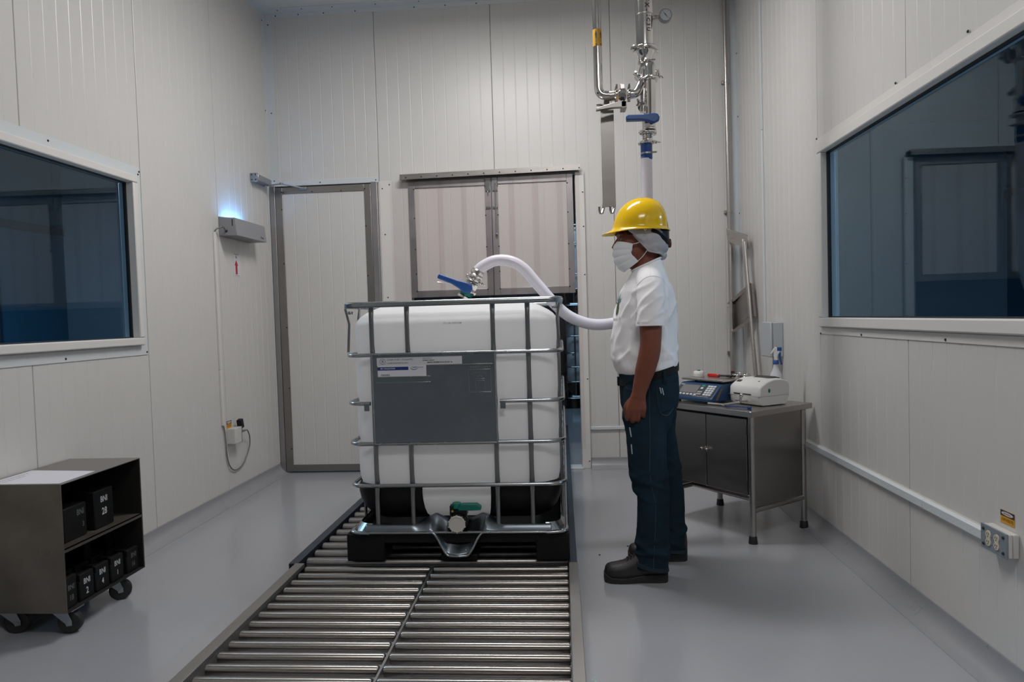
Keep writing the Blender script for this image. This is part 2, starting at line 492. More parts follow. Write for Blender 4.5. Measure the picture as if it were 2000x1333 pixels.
def ribbed_wall(name, label, o, U, N, u0, u1, z0, z1, joints, pitch, holes=(), thick=0.08, m='wall_white'):
    """insulated metal panels: each panel one object with fine vertical ribs, joints recessed"""
    root = struct(name, label, loc=o)
    U = V(U); N = V(N); o = V(o)
    edges = [u0] + [j for j in joints if u0 + 0.02 < j < u1 - 0.02] + [u1]
    for a, b in zip(edges[:-1], edges[1:]):
        prof = []
        g = 0.0022
        prof += [(a, -0.02), (a + g * 0.4, -0.02), (a + g, -0.0015), (a + g + 0.003, 0.0)]
        nr = max(1, int(round((b - a) / pitch)))
        for k in range(1, nr):
            c = a + (b - a) * k / nr
            prof += [(c - 0.0045, 0.0), (c - 0.0015, -0.0011), (c + 0.0015, -0.0011), (c + 0.0045, 0.0)]
        prof += [(b - g - 0.003, 0.0), (b - g, -0.0015), (b - g * 0.4, -0.02), (b, -0.02)]
        cuts = []
        for (ha, hb, hz0, hz1) in holes:
            for h in (ha, hb):
                if a + 0.012 < h < b - 0.012: cuts.append(h)
        for h in cuts:
            prof = [p for p in prof if abs(p[0] - h) > 0.006] + [(h, 0.0)]
        prof.sort(key=lambda p: p[0])
        mb = MB()
        def P(u, d, z): return o + U * u + N * d + Z1 * z
        def spans(mid):
            sp = [(z0, z1)]
            for (ha, hb, hz0, hz1) in holes:
                if ha < mid < hb:
                    ns = []
                    for s0, s1 in sp:
                        if hz0 > s0: ns.append((s0, min(s1, hz0)))
                        if hz1 < s1: ns.append((max(s0, hz1), s1))
                    sp = ns
            return [q for q in sp if q[1] - q[0] > 1e-4]
        for (ua, da), (ub, db) in zip(prof[:-1], prof[1:]):
            for s0, s1 in spans((ua + ub) / 2):
                mb.add([P(ua, da, s0), P(ub, db, s0), P(ub, db, s1), P(ua, da, s1)], [(0, 1, 2, 3)])
                # top / bottom returns
                for zz in (s0, s1):
                    mb.add([P(ua, da, zz), P(ub, db, zz), P(ub, -thick, zz), P(ua, -thick, zz)], [(0, 1, 2, 3)])
        bs = sorted(set([a, b] + cuts))
        for ua, ub in zip(bs[:-1], bs[1:]):
            for s0, s1 in spans((ua + ub) / 2):
                mb.add([P(ua, -thick, s0), P(ub, -thick, s0), P(ub, -thick, s1), P(ua, -thick, s1)], [(0, 1, 2, 3)])
                for uu in (ua, ub):
                    if uu in (a, b) or uu in cuts:
                        mb.add([P(uu, 0 if uu in cuts else -0.02, s0), P(uu, -thick, s0), P(uu, -thick, s1), P(uu, 0 if uu in cuts else -0.02, s1)], [(0, 1, 2, 3)])
        mb.build('panel', m, root, smooth=20)
    return root

# window openings (u ranges along Y)
WIN_L = (0.55, 3.66, 1.135, 2.07)
WIN_R = (0.55, 3.76, 1.135, 2.07)
CUR = (-1.20, 0.14, 0.0, 2.36)
DOOR = (-2.30, -1.47, 0.0, 2.35)
pb = 0.94
wall_back = ribbed_wall('wall_back', 'white ribbed panel wall behind the drum tote with the steel framed door', (0, YB, 0), X1, -Y1, XL, XR, 0.0, ZC,
            [-1.436, -0.496, 0.444], pb / 10, [CUR, DOOR])
ribbed_wall('wall_left', 'white ribbed panel wall with the insect trap', (XL, 0, 0), Y1, X1, YF, YB, 0.0, ZC,
            [-4.02, -3.16, -2.3, -1.44, -0.58, 0.28, 1.14, 2.0, 2.861, 3.72, 4.58], 0.086, [WIN_L])
ribbed_wall('wall_right', 'white ribbed panel wall behind the work table', (XR, 0, 0), Y1, -X1, YF, YB, 0.0, ZC,
            [-3.69, -2.75, -1.81, -0.87, 0.07, 1.01, 1.94, 2.88, 3.82, 4.76], 0.094, [WIN_R])
ribbed_wall('wall_front', 'white ribbed panel wall', (0, YF, 0), X1, Y1, XL, XR, 0.0, ZC, [-1.4, -0.46, 0.48], 0.094)

cl = MB().box(XL - 0.1, XR + 0.1, YF - 0.1, YB + 0.1, ZC, ZC + 0.08).build('ceiling', 'ceiling_white', None, kind='structure')
fl = MB().box(-6.0, 5.0, YF - 0.2, 11.5, -0.1, 0.0).build('floor', 'floor_grey', None, kind='structure')

# coved skirting: quarter round from floor to wall, thin lip at the top
def cove(name, o, U, N, a, b):
    mb = MB(); o = V(o); U = V(U); N = V(N)
    prof = [(0.0, 0.0), (0.0, COVE), (0.004, COVE), (0.006, COVE - 0.004)]
    R = 0.078
    for i in range(9):
        t = math.radians(90 * i / 8)
        prof.append((0.006 + R - R * math.cos(t), 0.0015 + R - R * math.sin(t)))
    prof.append((0.006 + R, 0.0))
    rings = [[o + U * u + N * p[0] + Z1 * p[1] for p in prof] for u in (a, b)]
    mb.loft(rings, True, True, True)
    return mb.build(name, 'cove_grey', None, kind='structure', smooth=40)
cove('baseboard_left', (XL, 0, 0), Y1, X1, YF, YB)
cove('baseboard_right', (XR, 0, 0), Y1, -X1, YF, YB)
cove('baseboard_back', (0, YB, 0), X1, -Y1, 0.215, XR)
cove('baseboard_back', (0, YB, 0), X1, -Y1, -1.40, -1.33)

# angle trims in the corners, with their screws
def angle_trim(name, label, p0, p1, A, B, la, lb, scr=()):
    """L profile from p0 to p1; legs la along A, lb along B"""
    p0, p1, A, B = V(p0), V(p1), V(A), V(B); t = 0.003
    poly = [V((0, 0, 0)), A * la, A * la + B * t, A * t + B * t, A * t + B * lb, B * lb]
    mb = MB().loft([[p0 + q for q in poly], [p1 + q for q in poly]], True, True, True)
    o = mb.build(name, 'trim_white', None, kind='structure', label=label, smooth=0)
    return o
t1 = angle_trim('trim_1', 'white corner angle between ceiling and door wall', (XL + 0.001, YB - 0.0007, ZC - 0.0007), (XR - 0.001, YB - 0.0007, ZC - 0.0007), -Y1, -Z1, 0.09, 0.035)
screws(t1, [(x, YB - 0.003, ZC - 0.022) for x in (-2.24, -2.05, -1.84, -1.58, -1.1, -0.85, -0.6)], -Y1)
screws(t1, [(x, YB - 0.06, ZC - 0.003) for x in (-2.2, -2.0, -1.75, -1.4, -1.05)], -Z1)
t2 = angle_trim('trim_2', 'white corner angle between ceiling and trap wall', (XL, YF, ZC), (XL, YB, ZC), X1, -Z1, 0.09, 0.035)
t3 = angle_trim('trim_3', 'white vertical corner angle beside the steel framed door', (XL, YB, 0.09), (XL, YB, ZC - 0.036), X1, -Y1, 0.062, 0.05)
screws(t3, [(XL + 0.034, YB - 0.003, z) for z in (3.66, 2.95, 2.40)], -Y1)
screws(t3, [(XL + 0.003, YB - 0.05, z) for z in (3.68, 2.96)], X1)
t4 = angle_trim('trim_4', 'white vertical corner angle beside the steel conduit', (XR, YB, 0.09), (XR, YB, ZC - 0.036), -X1, -Y1, 0.04, 0.09)
screws(t4, [(XR - 0.003, YB - 0.06, z) for z in (3.2, 2.72, 1.98)], -X1)
t5 = angle_trim('trim_5', 'white corner angle between ceiling and window wall', (XR, YF, ZC), (XR, YB, ZC), -X1, -Z1, 0.09, 0.035)

# ------------------------------------------------------------------ windows
def window(name, label, X, N, y0, y1, z0, z1, frame_out, trim_w, left):
    """fixed pane in a white frame; N points into the room"""
    r = struct(name, label, loc=(X, (y0 + y1) / 2, z0)); N = V(N); sx = N.x
    def xb(a, b): return (X + sx * a, X + sx * b) if sx > 0 else (X + sx * b, X + sx * a)
    def bar(nm, m, ya, yb, za, zb, da, db, bev=0.003):
        x0, x1 = xb(da, db)
        return MB().box(x0, x1, ya, yb, za, zb).build(nm, m, r, bevel=bev, smooth=30)
    f = frame_out
    # wide inner frame
    fr = MB()
    for ya, yb, za, zb in ((y0 - f, y1 + f, z1, z1 + f), (y0 - f, y1 + f, z0 - f, z0), (y0 - f, y0, z0, z1), (y1, y1 + f, z0, z1)):
        x0, x1 = xb(-0.06, 0.03 if left else 0.022); fr.box(x0, x1, ya, yb, za, zb)
    fr.build('frame', 'frame_white', r, bevel=0.006, smooth=30)
    gk = MB()
    for ya, yb, za, zb in ((y0, y1, z1 - 0.006, z1), (y0, y1, z0, z0 + 0.006), (y0, y0 + 0.006, z0, z1), (y1 - 0.006, y1, z0, z1)):
        x0, x1 = xb(-0.03, -0.012); gk.box(x0, x1, ya, yb, za, zb)
    gk.build('gasket', 'rubber', r)
    x0, x1 = xb(-0.027, -0.021)
    MB().box(x0, x1, y0, y1, z0, z1).build('pane', 'window_glass', r, smooth=0, label='dark blue tinted reflecting pane')
    w_ = trim_w; e = f + 0.004
    for ya, yb, za, zb in ((y0 - e - w_, y1 + e + w_, z1 + e, z1 + e + w_), (y0 - e - w_, y1 + e + w_, z0 - e - w_, z0 - e),
                           (y0 - e - w_, y0 - e, z0 - e, z1 + e), (y1 + e, y1 + e + w_, z0 - e, z1 + e)):
        bar('trim_strip', 'trim_white' if left else 'frame_white', ya, yb, za, zb, 0.0, 0.004, 0.001)
    return r
w1 = window('window_1', 'wide blue tinted observation window with a double white frame, on the insect trap wall', XL, X1, 0.6, 3.605, 1.178, 2.032, 0.042, 0.052, True)
screws(w1, [(XL + 0.004, 3.70, 2.107), (XL + 0.004, 3.695, 1.095), (XL + 0.004, 3.02, 2.108), (XL + 0.004, 3.06, 1.096), (XL + 0.004, 3.69, 2.09), (XL + 0.004, 3.675, 1.6)], X1)
w2 = window('window_2', 'wide blue tinted observation window with one flat white frame, on the work table wall', XR, -X1, 0.6, 3.735, 1.178, 2.05, 0.05, 0.034, False)
screws(w2, [(XR - 0.004, y, z) for y, z in ((3.82, 2.14), (2.95, 2.145), (2.45, 2.15), (3.81, 1.6), (3.80, 1.092), (3.3, 1.098), (2.6, 1.1))], -X1)

# ------------------------------------------------------------------ rooms beyond the glass
def side_room(name, x0, x1, y0, y1, z1, sgn, label):
    r = struct(name, label, loc=((x0 + x1) / 2, y0, 0))
    t = 0.06
    far = x0 if sgn < 0 else x1
    fx = (far - t, far) if sgn < 0 else (far, far + t)
    MB().box(fx[0], fx[1], y0, y1, 0, 1.5).build('wainscot', 'room_blue', r)
    MB().box(fx[0], fx[1], y0, y1, 1.5, z1).build('upper_panel', 'room_panel', r)
    MB().box(x0, x1, y0 - t, y0, 0, z1).build('end_wall', 'room_panel', r)
    MB().box(x0, x1, y1, y1 + t, 0, z1).build('end_wall', 'room_panel', r)
    MB().box(x0, x1, y0, y1, z1, z1 + t).build('room_ceiling', 'room_dark', r)
    for yy in [y0 + 0.9 + 1.2 * k for k in range(int((y1 - y0 - 0.5) / 1.2))]:
        xa, xb_ = (far, far + 0.03) if sgn < 0 else (far - 0.03, far)
        MB().box(xa, xb_, yy - 0.03, yy + 0.03, 0, 2.3).build('post', 'room_dark', r)
    xa, xb_ = (far, far + 0.03) if sgn < 0 else (far - 0.03, far)
    MB().box(xa, xb_, y0, y1, 2.3, 2.38).build('head_rail', 'room_dark', r)
    return r
side_room('wall_observation_room', -5.6, XL - 0.085, -0.5, 7.4, 3.1, -1, 'dark blue room beyond the window on the trap wall')
side_room('wall_corridor', XR + 0.085, 4.6, -0.5, 7.4, 3.1, 1, 'dark blue corridor beyond the window on the table wall')
r = struct('wall_store_room', 'dark blue store room beyond the curtain opening', loc=(0, 5.6, 0))
MB().box(-2.3, 2.6, 11.2, 11.3, 0, 3.7).build('end_wall', 'room_dark', r)
MB().box(-2.4, -2.3, 7.46, 11.3, 0, 3.7).build('side_wall', 'room_dark', r)
MB().box(2.6, 2.7, 7.46, 11.3, 0, 3.7).build('side_wall', 'room_dark', r)
MB().box(-2.4, 2.7, YB + 0.1, 11.3, 3.7, 3.76).build('room_ceiling', 'room_dark', r)
MB().box(-2.35, -2.25, YB + 0.085, 7.46, 0, 3.7).build('side_wall', 'room_dark', r)
MB().box(1.32, 1.40, YB + 0.085, 7.46, 0, 3.7).build('side_wall', 'room_dark', r)

# ------------------------------------------------------------------ steel framed door
d1 = struct('door_1', 'tall white ribbed door with a brushed steel edge frame, beside the corner', loc=(-1.88, YB, 0))
fm = MB()
for x0, x1, z0, z1 in ((-2.332, -2.29, 0.0, 2.352), (-1.495, -1.445, 0.0, 2.352)):
    fm.box(x0, x1, YB - 0.045, YB + 0.03, z0, z1)
fm.build('jamb', 'steel_frame', d1, bevel=0.002)
MB().box(-2.335, -1.44, YB - 0.012, YB, 2.352, 2.395).build('lintel_trim', 'trim_white', d1, bevel=0.002)
MB().box(-2.30, -1.46, YB - 0.008, YB, 2.340, 2.352).build('head_seal', 'rubber', d1)
# leaf: ribbed face
mb = MB(); xs = -2.232; xe = -1.548; n = 7
prof = [(xs, 0.0)]
for k in range(1, n):
    c = xs + (xe - xs) * k / n
    prof += [(c - 0.0045, 0), (c - 0.0015, -0.0012), (c + 0.0015, -0.0012), (c + 0.0045, 0)]
prof.append((xe, 0.0))
for (a, da), (b, db) in zip(prof[:-1], prof[1:]):
    mb.add([(a, YB - 0.034 - da, 0.06), (b, YB - 0.034 - db, 0.06), (b, YB - 0.034 - db, 2.30), (a, YB - 0.034 - da, 2.30)], [(0, 1, 2, 3)])
mb.box(xs, xe, YB - 0.03, YB + 0.01, 0.06, 2.30)
mb.build('door_leaf', 'wall_white', d1, smooth=20)
lf = MB()
for x0, x1, z0, z1 in ((-2.288, -2.228, 0.012, 2.336), (-1.552, -1.498, 0.012, 2.336), (-2.228, -1.552, 2.286, 2.336), (-2.228, -1.552, 0.012, 0.068)):
    lf.box(x0, x1, YB - 0.042, YB - 0.03, z0, z1)
lf.build('leaf_edge_frame', 'steel_door', d1, bevel=0.002)
screws(d1, [(-2.236, YB - 0.042, z) for z in (2.30, 2.16, 1.72, 1.2, 0.7, 0.2)] + [(-1.545, YB - 0.042, z) for z in (2.30, 2.0, 1.6, 1.2)] + [(x, YB - 0.042, 2.294) for x in (-2.22, -1.98, -1.74)], -Y1)
screws(d1, [(x, YB - 0.012, 2.372) for x in (-2.28, -1.92, -1.46)], -Y1)

# upright white cover strips beside the openings
s1 = MB().box(-1.436, -1.335, YB - 0.006, YB, 0.0, 2.36).build('trim_6', 'frame_white', None, kind='structure', label='flat white cover strip between the door and the curtain', bevel=0.001)
screws(s1, [(x, YB - 0.006, z) for x, z in ((-1.41, 2.30), (-1.40, 1.93), (-1.395, 1.42), (-1.352, 2.33))], -Y1)
s2 = MB().box(0.142, 0.212, YB - 0.03, YB, 0.0, 2.36).build('trim_7', 'frame_white', None, kind='structure', label='flat pale cover strip on the free jamb of the curtain opening', bevel=0.003)
screws(s2, [(0.2, YB - 0.03, z) for z in (2.2, 1.93, 1.55, 1.15, 0.72, 0.06)], -Y1)
MB().box(-1.22, 0.15, YB - 0.06, YB + 0.08, 0.0, 0.012).build('trim_8', 'trim_white', None, kind='structure', label='pale threshold strip under the curtain', bevel=0.002)

# ------------------------------------------------------------------ overhead door panels behind the clear curtain
d2 = struct('door_2', 'pair of square white panels in brushed steel frames behind the clear curtain', loc=(-0.53, YB, 1.4))
def steel_panel(x0, x1, z0, z1):
    mb = MB(); n = 6; fw = 0.05
    a0, a1 = x0 + fw - 0.01, x1 - fw + 0.01
    prof = [(a0, 0.0)]
    for k in range(1, n):
        c = a0 + (a1 - a0) * k / n
        prof += [(c - 0.0045, 0), (c - 0.0015, 0.0012), (c + 0.0015, 0.0012), (c + 0.0045, 0)]
    prof.append((a1, 0))
    for (a, da), (b, db) in zip(prof[:-1], prof[1:]):
        mb.add([(a, YB - 0.006 + da, z0 + 0.03), (b, YB - 0.006 + db, z0 + 0.03), (b, YB - 0.006 + db, z1 - 0.03), (a, YB - 0.006 + da, z1 - 0.03)], [(0, 1, 2, 3)])
    mb.box(a0, a1, YB - 0.002, YB + 0.04, z0 + 0.03, z1 - 0.03)
    p = mb.build('door_panel', 'wall_white', d2, smooth=20)
    f = MB()
    for q in ((x0, x0 + fw, z0, z1), (x1 - fw, x1, z0, z1), (x0 + fw, x1 - fw, z1 - 0.055, z1), (x0 + fw, x1 - fw, z0, z0 + 0.055)):
        f.box(q[0], q[1], YB - 0.016, YB + 0.045, q[2], q[3])
    fo = f.build('panel_frame', 'steel_frame', p, bevel=0.002)
    return p
steel_panel(-1.196, -0.527, 1.41, 2.345)
steel_panel(-0.524, 0.124, 1.41, 2.352)
screws(d2, [(x, YB - 0.016, z) for x in (-1.152, -0.575, -0.476, 0.08) for z in (2.28, 2.05, 1.8, 1.6, 1.46)], -Y1)
for x in (-0.552, -0.497):
    lt = MB().box(x - 0.02, x + 0.02, YB - 0.028, YB - 0.016, 2.24, 2.345).box(x - 0.02, x + 0.02, YB - 0.026, YB - 0.016, 2.10, 2.118)
    if x < -0.52:
        lt.tube([(x, YB - 0.03, 2.24 - 0.03 * math.sin(a)) for a in (0, 1.57)], 0.004, 8)
    else:
        lt.tube([(x + 0.006, YB - 0.034, 2.30), (x + 0.006, YB - 0.034, 1.90)], 0.006, 10)
        lt.box(x - 0.004, x + 0.016, YB - 0.045, YB - 0.026, 1.885, 1.90)
    lt.build('latch', 'galvanised_tube', d2, bevel=0.002)
SCREW_A = None

# ------------------------------------------------------------------ clear strip curtain
cu = thing('strip_curtain', 'clear plastic strip curtain hung from a steel header bar across the opening', 'curtain', (-0.53, YB - 0.06, 0.0))
hb = MB()
hp = [(0.0, 0.0), (0.0, 0.05), (-0.075, 0.05), (-0.075, 0.008), (-0.072, 0.008), (-0.072, 0.047), (-0.003, 0.047), (-0.003, 0.0)]
rings = [[V((x, YB + a, z + b)) for a, b in hp] for x, z in ((-1.25, 2.342), (0.182, 2.358))]
hb.loft(rings, True, True, True)
hd = hb.build('header_bar', 'steel', cu, smooth=0)
screws(cu, [(-1.2 + 0.125 * k, YB - 0.075, 2.366 + 0.016 * k / 11) for k in range(12)], -Y1)
sx = -1.335; wS = 0.235; k = 0
while sx < 0.12:
    mb = MB(); yy = YB - 0.066 + (0.006 if k % 2 else 0.0)
    rows = 24; cols = 3
    vs = []; fs = []
    zb_, zt = 0.165, 2.338 + (sx + 1.25) * 0.011
    x1 = min(sx + wS, 0.172)
    for i in range(rows + 1):
        for j in range(cols + 1):
            z = zt + (zb_ - zt) * i / rows
            x = sx + (x1 - sx) * j / cols
            bow = 0.006 * math.sin(PI * j / cols) + 0.004 * math.sin(2.2 * z + k * 1.7) * (1 - (z / zt))
            vs.append((x, yy - bow, z))
    for i in range(rows):
        for j in range(cols):
            a = i * (cols + 1) + j
            fs.append((a, a + 1, a + cols + 2, a + cols + 1))
    mb.add(vs, fs)
    mb.build('curtain_strip', 'pvc_clear', cu, smooth=180)
    sx += 0.19; k += 1

# ------------------------------------------------------------------ ceiling lamps (above the frame)
def lamp(loc, label):
    t = thing('ceiling_lamp', label, 'lamp', (loc[0], loc[1], ZC), group=None)
    MB().box(loc[0] - 0.64, loc[0] + 0.64, loc[1] - 0.16, loc[1] + 0.16, ZC - 0.06, ZC).build('housing', 'frame_white', t, bevel=0.004)
    for dy in (-0.08, 0.08):
        MB().cyl((loc[0] - 0.6, loc[1] + dy, ZC - 0.085), (loc[0] + 0.6, loc[1] + dy, ZC - 0.085), 0.014, 12).build('fluorescent_tube', 'tube_glow', t)
        for s_ in (-0.61, 0.61):
            MB().box(loc[0] + s_ - 0.015, loc[0] + s_ + 0.015, loc[1] + dy - 0.015, loc[1] + dy + 0.015, ZC - 0.105, ZC - 0.06).build('tube_holder', 'frame_white', t)
lamp(LAMP_A, 'two tube fluorescent lamp on the ceiling over the drum tote')
pt = thing('ceiling_lamp', 'flat white panel lamp on the ceiling behind the near conveyor', 'lamp', (LAMP_B[0], LAMP_B[1], ZC))
MB().box(LAMP_B[0] - 0.62, LAMP_B[0] + 0.62, LAMP_B[1] - 0.32, LAMP_B[1] + 0.32, ZC - 0.05, ZC).build('housing', 'frame_white', pt, bevel=0.003)
MB().box(LAMP_B[0] - 0.59, LAMP_B[0] + 0.59, LAMP_B[1] - 0.29, LAMP_B[1] + 0.29, ZC - 0.054, ZC - 0.05).build('diffuser', 'panel_glow', pt)
# ------------------------------------------------------------------ roller conveyors
def roller(name, x0, x1, y, z, r, m, parent, ferrule=None):
    mb = MB()
    e = 0.006
    mb.lathe([(r * 0.35, 0.0), (r * 0.8, 0.0), (r - 0.002, 0.0015), (r, e), (r, x1 - x0 - e), (r - 0.002, x1 - x0 - 0.0015), (r * 0.8, x1 - x0), (r * 0.35, x1 - x0)], (x0, y, z), X1, 20)
    return mb.build(name, m, parent, smooth=50)

fc = thing('roller_conveyor', 'low steel roller conveyor with two columns of bright rollers, nearer the camera', 'conveyor', (-0.6, 2.1, 0.0))
FY0, FY1 = 0.75, 3.03
def channel(name, x0, x1, ya, yb, zt, m, parent, lip=1, h=0.098):
    mb = MB(); t = 0.004
    if lip > 0: poly = [(x0, zt), (x1, zt), (x1, zt - 0.02), (x1 - t, zt - 0.02), (x1 - t, zt - t), (x0 + t, zt - t), (x0 + t, zt - h + t), (x1, zt - h + t), (x1, zt - h), (x0, zt - h)]
    else: poly = [(x1, zt), (x0, zt), (x0, zt - 0.02), (x0 + t, zt - 0.02), (x0 + t, zt - t), (x1 - t, zt - t), (x1 - t, zt - h + t), (x0, zt - h + t), (x0, zt - h), (x1, zt - h)]
    mb.prism(poly, (0, ya, 0), X1, Z1, Y1 * (yb - ya))
    return mb.build(name, m, parent, bevel=0.0015)
channel('side_rail', -1.252, -1.207, FY0, FY1, 0.125, 'rail_steel', fc, 1)
channel('side_rail', 0.006, 0.047, FY0, FY1, 0.125, 'rail_steel', fc, -1)
MB().box(-0.612, -0.604, FY0, FY1 - 0.02, 0.03, 0.112).build('divider_strip', 'rail_steel', fc)
first = None
ys = [2.998 - 0.0793 * k for k in range(28)]
zr = 0.101; rr = 0.019
for y in ys:
    if first is None:
        first = [roller('roller', -1.192, -0.617, y, zr, rr, 'roller', fc), roller('roller', -0.599, 0.003, y, zr, rr, 'roller', fc)]
    else:
        for q in first: share(q, loc=(0, y - ys[0], 0))
for y in (0.9, 1.9, 2.9):
    MB().box(-1.245, 0.04, y - 0.02, y + 0.02, 0.028, 0.05).build('cross_member', 'rail_steel', fc)
    for x in (-1.23, 0.026):
        MB().lathe([(0.022, 0.0), (0.022, 0.008), (0.008, 0.012), (0.008, 0.03)], (x, y, 0.0), Z1, 12).build('levelling_foot', 'rail_steel', fc)

rc = thing('roller_conveyor', 'low roller conveyor with dull thick rollers and navy side rails, under the drum tote', 'conveyor', (-0.6, 4.6, 0.0))
RY0, RY1 = 3.04, 6.9
channel('side_rail', -1.288, -1.244, RY0, RY1, 0.1195, 'rail_navy', rc, 1, 0.10)
channel('side_rail', 0.012, 0.044, RY0, RY1, 0.1195, 'rail_navy', rc, -1, 0.10)
first = None
ys2 = [3.115 + 0.107 * k for k in range(35)]
for y in ys2:
    if first is None: first = roller('roller', -1.226, 0.006, y, 0.0935, 0.0265, 'roller_dull', rc)
    else: share(first, loc=(0, y - ys2[0], 0))
for y in (3.2, 4.5, 5.3, 6.7):
    MB().box(-1.28, 0.04, y - 0.02, y + 0.02, 0.018, 0.04).build('cross_member', 'rail_navy', rc)
    for x in (-1.266, 0.028):
        MB().lathe([(0.022, 0.0), (0.022, 0.006), (0.008, 0.01), (0.008, 0.02)], (x, y, 0.0), Z1, 12).build('levelling_foot', 'rail_navy', rc)

# ------------------------------------------------------------------ caged liquid tote (local frame: origin under the pallet centre, front = -y)
def tote(loc, label, group=None, full=True):
    t = thing('liquid_tote', label, 'tote', loc, 0.0, group)
    B = dict(world=False)
    # pallet
    pm = MB()
    pm.box(-0.515, 0.505, -0.60, 0.60, 0.082, 0.128)
    for x0, x1 in ((-0.50, -0.37), (-0.07, 0.07), (0.36, 0.49)):
        pm.box(x0, x1, -0.58, 0.58, 0.062, 0.082)
    pal = pm.build('pallet', 'pallet_black', t, bevel=0.006, **B)
    for x0, x1 in ((-0.522, -0.345), (-0.085, 0.085), (0.355, 0.507)):
        for y0, y1 in ((-0.602, -0.45), (-0.08, 0.08), (0.45, 0.602)):
            zt = 0.128 if abs(x0) > 0.2 else 0.082
            if abs(x0) < 0.2 and y0 < -0.4: y0, zt = -0.60, 0.03
            MB().box(x0, x1, y0, y1, 0.0, zt).build('foot_block', 'pallet_black', pal, bevel=0.006, **B)
    # bottle
    a0, b0 = 0.4785, 0.572
    prof = [(0.168, 0.14), (0.170, 0.115), (0.178, 0.085), (0.20, 0.05), (0.235, 0.024), (0.275, 0.008), (0.31, 0.002),
            (0.335, 0.004), (0.352, 0.010), (0.37, 0.004), (0.40, 0.0), (0.50, 0.0), (0.53, 0.004), (0.546, 0.009), (0.562, 0.004), (0.59, 0.0),
            (0.69, 0.0), (0.715, 0.004), (0.733, 0.009), (0.751, 0.004), (0.78, 0.0), (0.91, 0.0), (0.935, 0.004), (0.955, 0.009), (0.975, 0.004), (1.0, 0.0), (1.085, 0.0), (1.100, 0.003), (1.112, 0.010),
            (1.131, 0.026), (1.149, 0.05), (1.166, 0.082), (1.178, 0.115), (1.185, 0.155), (1.187, 0.21)]
    def sect(z, i, off=0.0):
        a, b = a0 - i + off, b0 - i + off
        return [V((x - 0.005, y, z)) for x, y in rrect(a, b, max(0.11 - i * 0.45, 0.03), 7, 14)]
    mb = MB().loft([sect(z, i) for z, i in prof], True, True, True)
    tank = mb.build('bottle', 'tank_white', t, smooth=60, **B)
    # black skirts on the lower corners
    sp = [p for p in prof if 0.17 <= p[0] <= 0.352]
    base = MB().loft([sect(z, i, 0.004) for z, i in sp], True, False, False)
    for s_ in (-1, 1):
        fs = []
        for f in base.f:
            c = sum((base.v[i] for i in f), V((0, 0, 0))) / len(f)
            ok = (c.x < -0.166 if s_ < 0 else c.x > 0.152) if abs(c.y) > 0.5 else (c.x * s_ > 0)
            if ok: fs.append(f)
        idx = sorted(set(i for f in fs for i in f)); mp = {i: k for k, i in enumerate(idx)}
        sk = MB().add([base.v[i] for i in idx], [tuple(mp[i] for i in f) for f in fs])
        o = sk.build('corner_skirt', 'black_plastic', t, smooth=60, **B)
        so = o.modifiers.new('solid', 'SOLIDIFY'); so.thickness = 0.004; so.offset = 1
    # filling neck
    MB().lathe([(0.085, 0.0), (0.085, 0.018), (0.078, 0.022), (0.078, 0.030), (0.03, 0.033)], (0, 0, 1.184), Z1, 28).build('filling_neck', 'black_plastic', t, smooth=40, **B)
    # cage rings
    def ring_path(z, a=0.4955, b=0.604, r=0.075):
        return [V((x + 0.0, y, z)) for x, y in rrect(a, b, r, 7)]
    for z in (0.955, 0.547, 0.352):
        MB().tube(ring_path(z), 0.0095, 10, closed=True).build('cage_ring', 'galvanised_tube', t, smooth=60, **B)
    # the middle ring stops at the placard
    rp = ring_path(0.733)
    # start at the front centre: order goes ccw from +x; rotate list so that it begins right of the placard
    n = len(rp); k0 = max(range(n), key=lambda i: (rp[i].y < -0.6) * 10 + rp[i].x if rp[i].y < -0.55 else -99)
    order = [rp[(k0 + i) % n] for i in range(n)]
    left_end = V((-0.385, -0.604, 0.733)); right_end = V((0.21, -0.604, 0.733))
    pth = [right_end] + order
    while pth and pth[-1].y < -0.603 and pth[-1].x > -0.385: pth.pop()
    pth.append(left_end)
    MB().tube(pth, 0.0095, 10).build('cage_ring', 'galvanised_tube', t, smooth=60, **B)
    for x in (-0.40, 0.225):
        MB().box(x - 0.012, x + 0.012, -0.616, -0.612, 0.70, 0.733).lathe([(0.004, 0), (0.004, 0.003)], (x, -0.616, 0.711), -Y1, 8).build('hanger_tab', 'galvanised', t, bevel=0.001, **B)
    # top rail: taller pressed tube
    MB().tube(ring_path(1.186, 0.494, 0.602, 0.06), (0.0135), 12, closed=True, flat=1.0).build('top_rail', 'galvanised_tube', t, smooth=60, **B)
    sk = MB()
    oo = rrect(0.505, 0.613, 0.065, 7); ii = rrect(0.498, 0.606, 0.06, 7)
    sk.loft([[V((x, y, 1.172)) for x, y in oo], [V((x, y, 1.192)) for x, y in oo], [V((x, y, 1.192)) for x, y in ii], [V((x, y, 1.172)) for x, y in ii], [V((x, y, 1.172)) for x, y in oo]], True, False, False)
    sk.build('rail_cover', 'galvanised', t, smooth=40, **B)
    # upright bars, pinched and dimpled where they meet a ring
    def bar(x, y, outward, zb=0.145):
        zs = []; rs = []
        crossings = (0.352, 0.547, 0.733, 0.955, 1.172)
        z = zb
        N = 64
        ou = V(outward)
        pts = []
        for i in range(N + 1):
            z = zb + (1.178 - zb) * i / N
            d = min(abs(z - c) for c in crossings)
            p = max(0.0, 1 - d / 0.045)
            pts.append(V((x, y, z)) - ou * (0.006 * p))
            rs.append((0.0072 * (1 - 0.5 * p), 0.0108 * (1 + 0.15 * p)))
        return MB().tube(pts, rs, 10, ref=ou).build('cage_bar', 'galvanised_bar', t, smooth=60, **B)
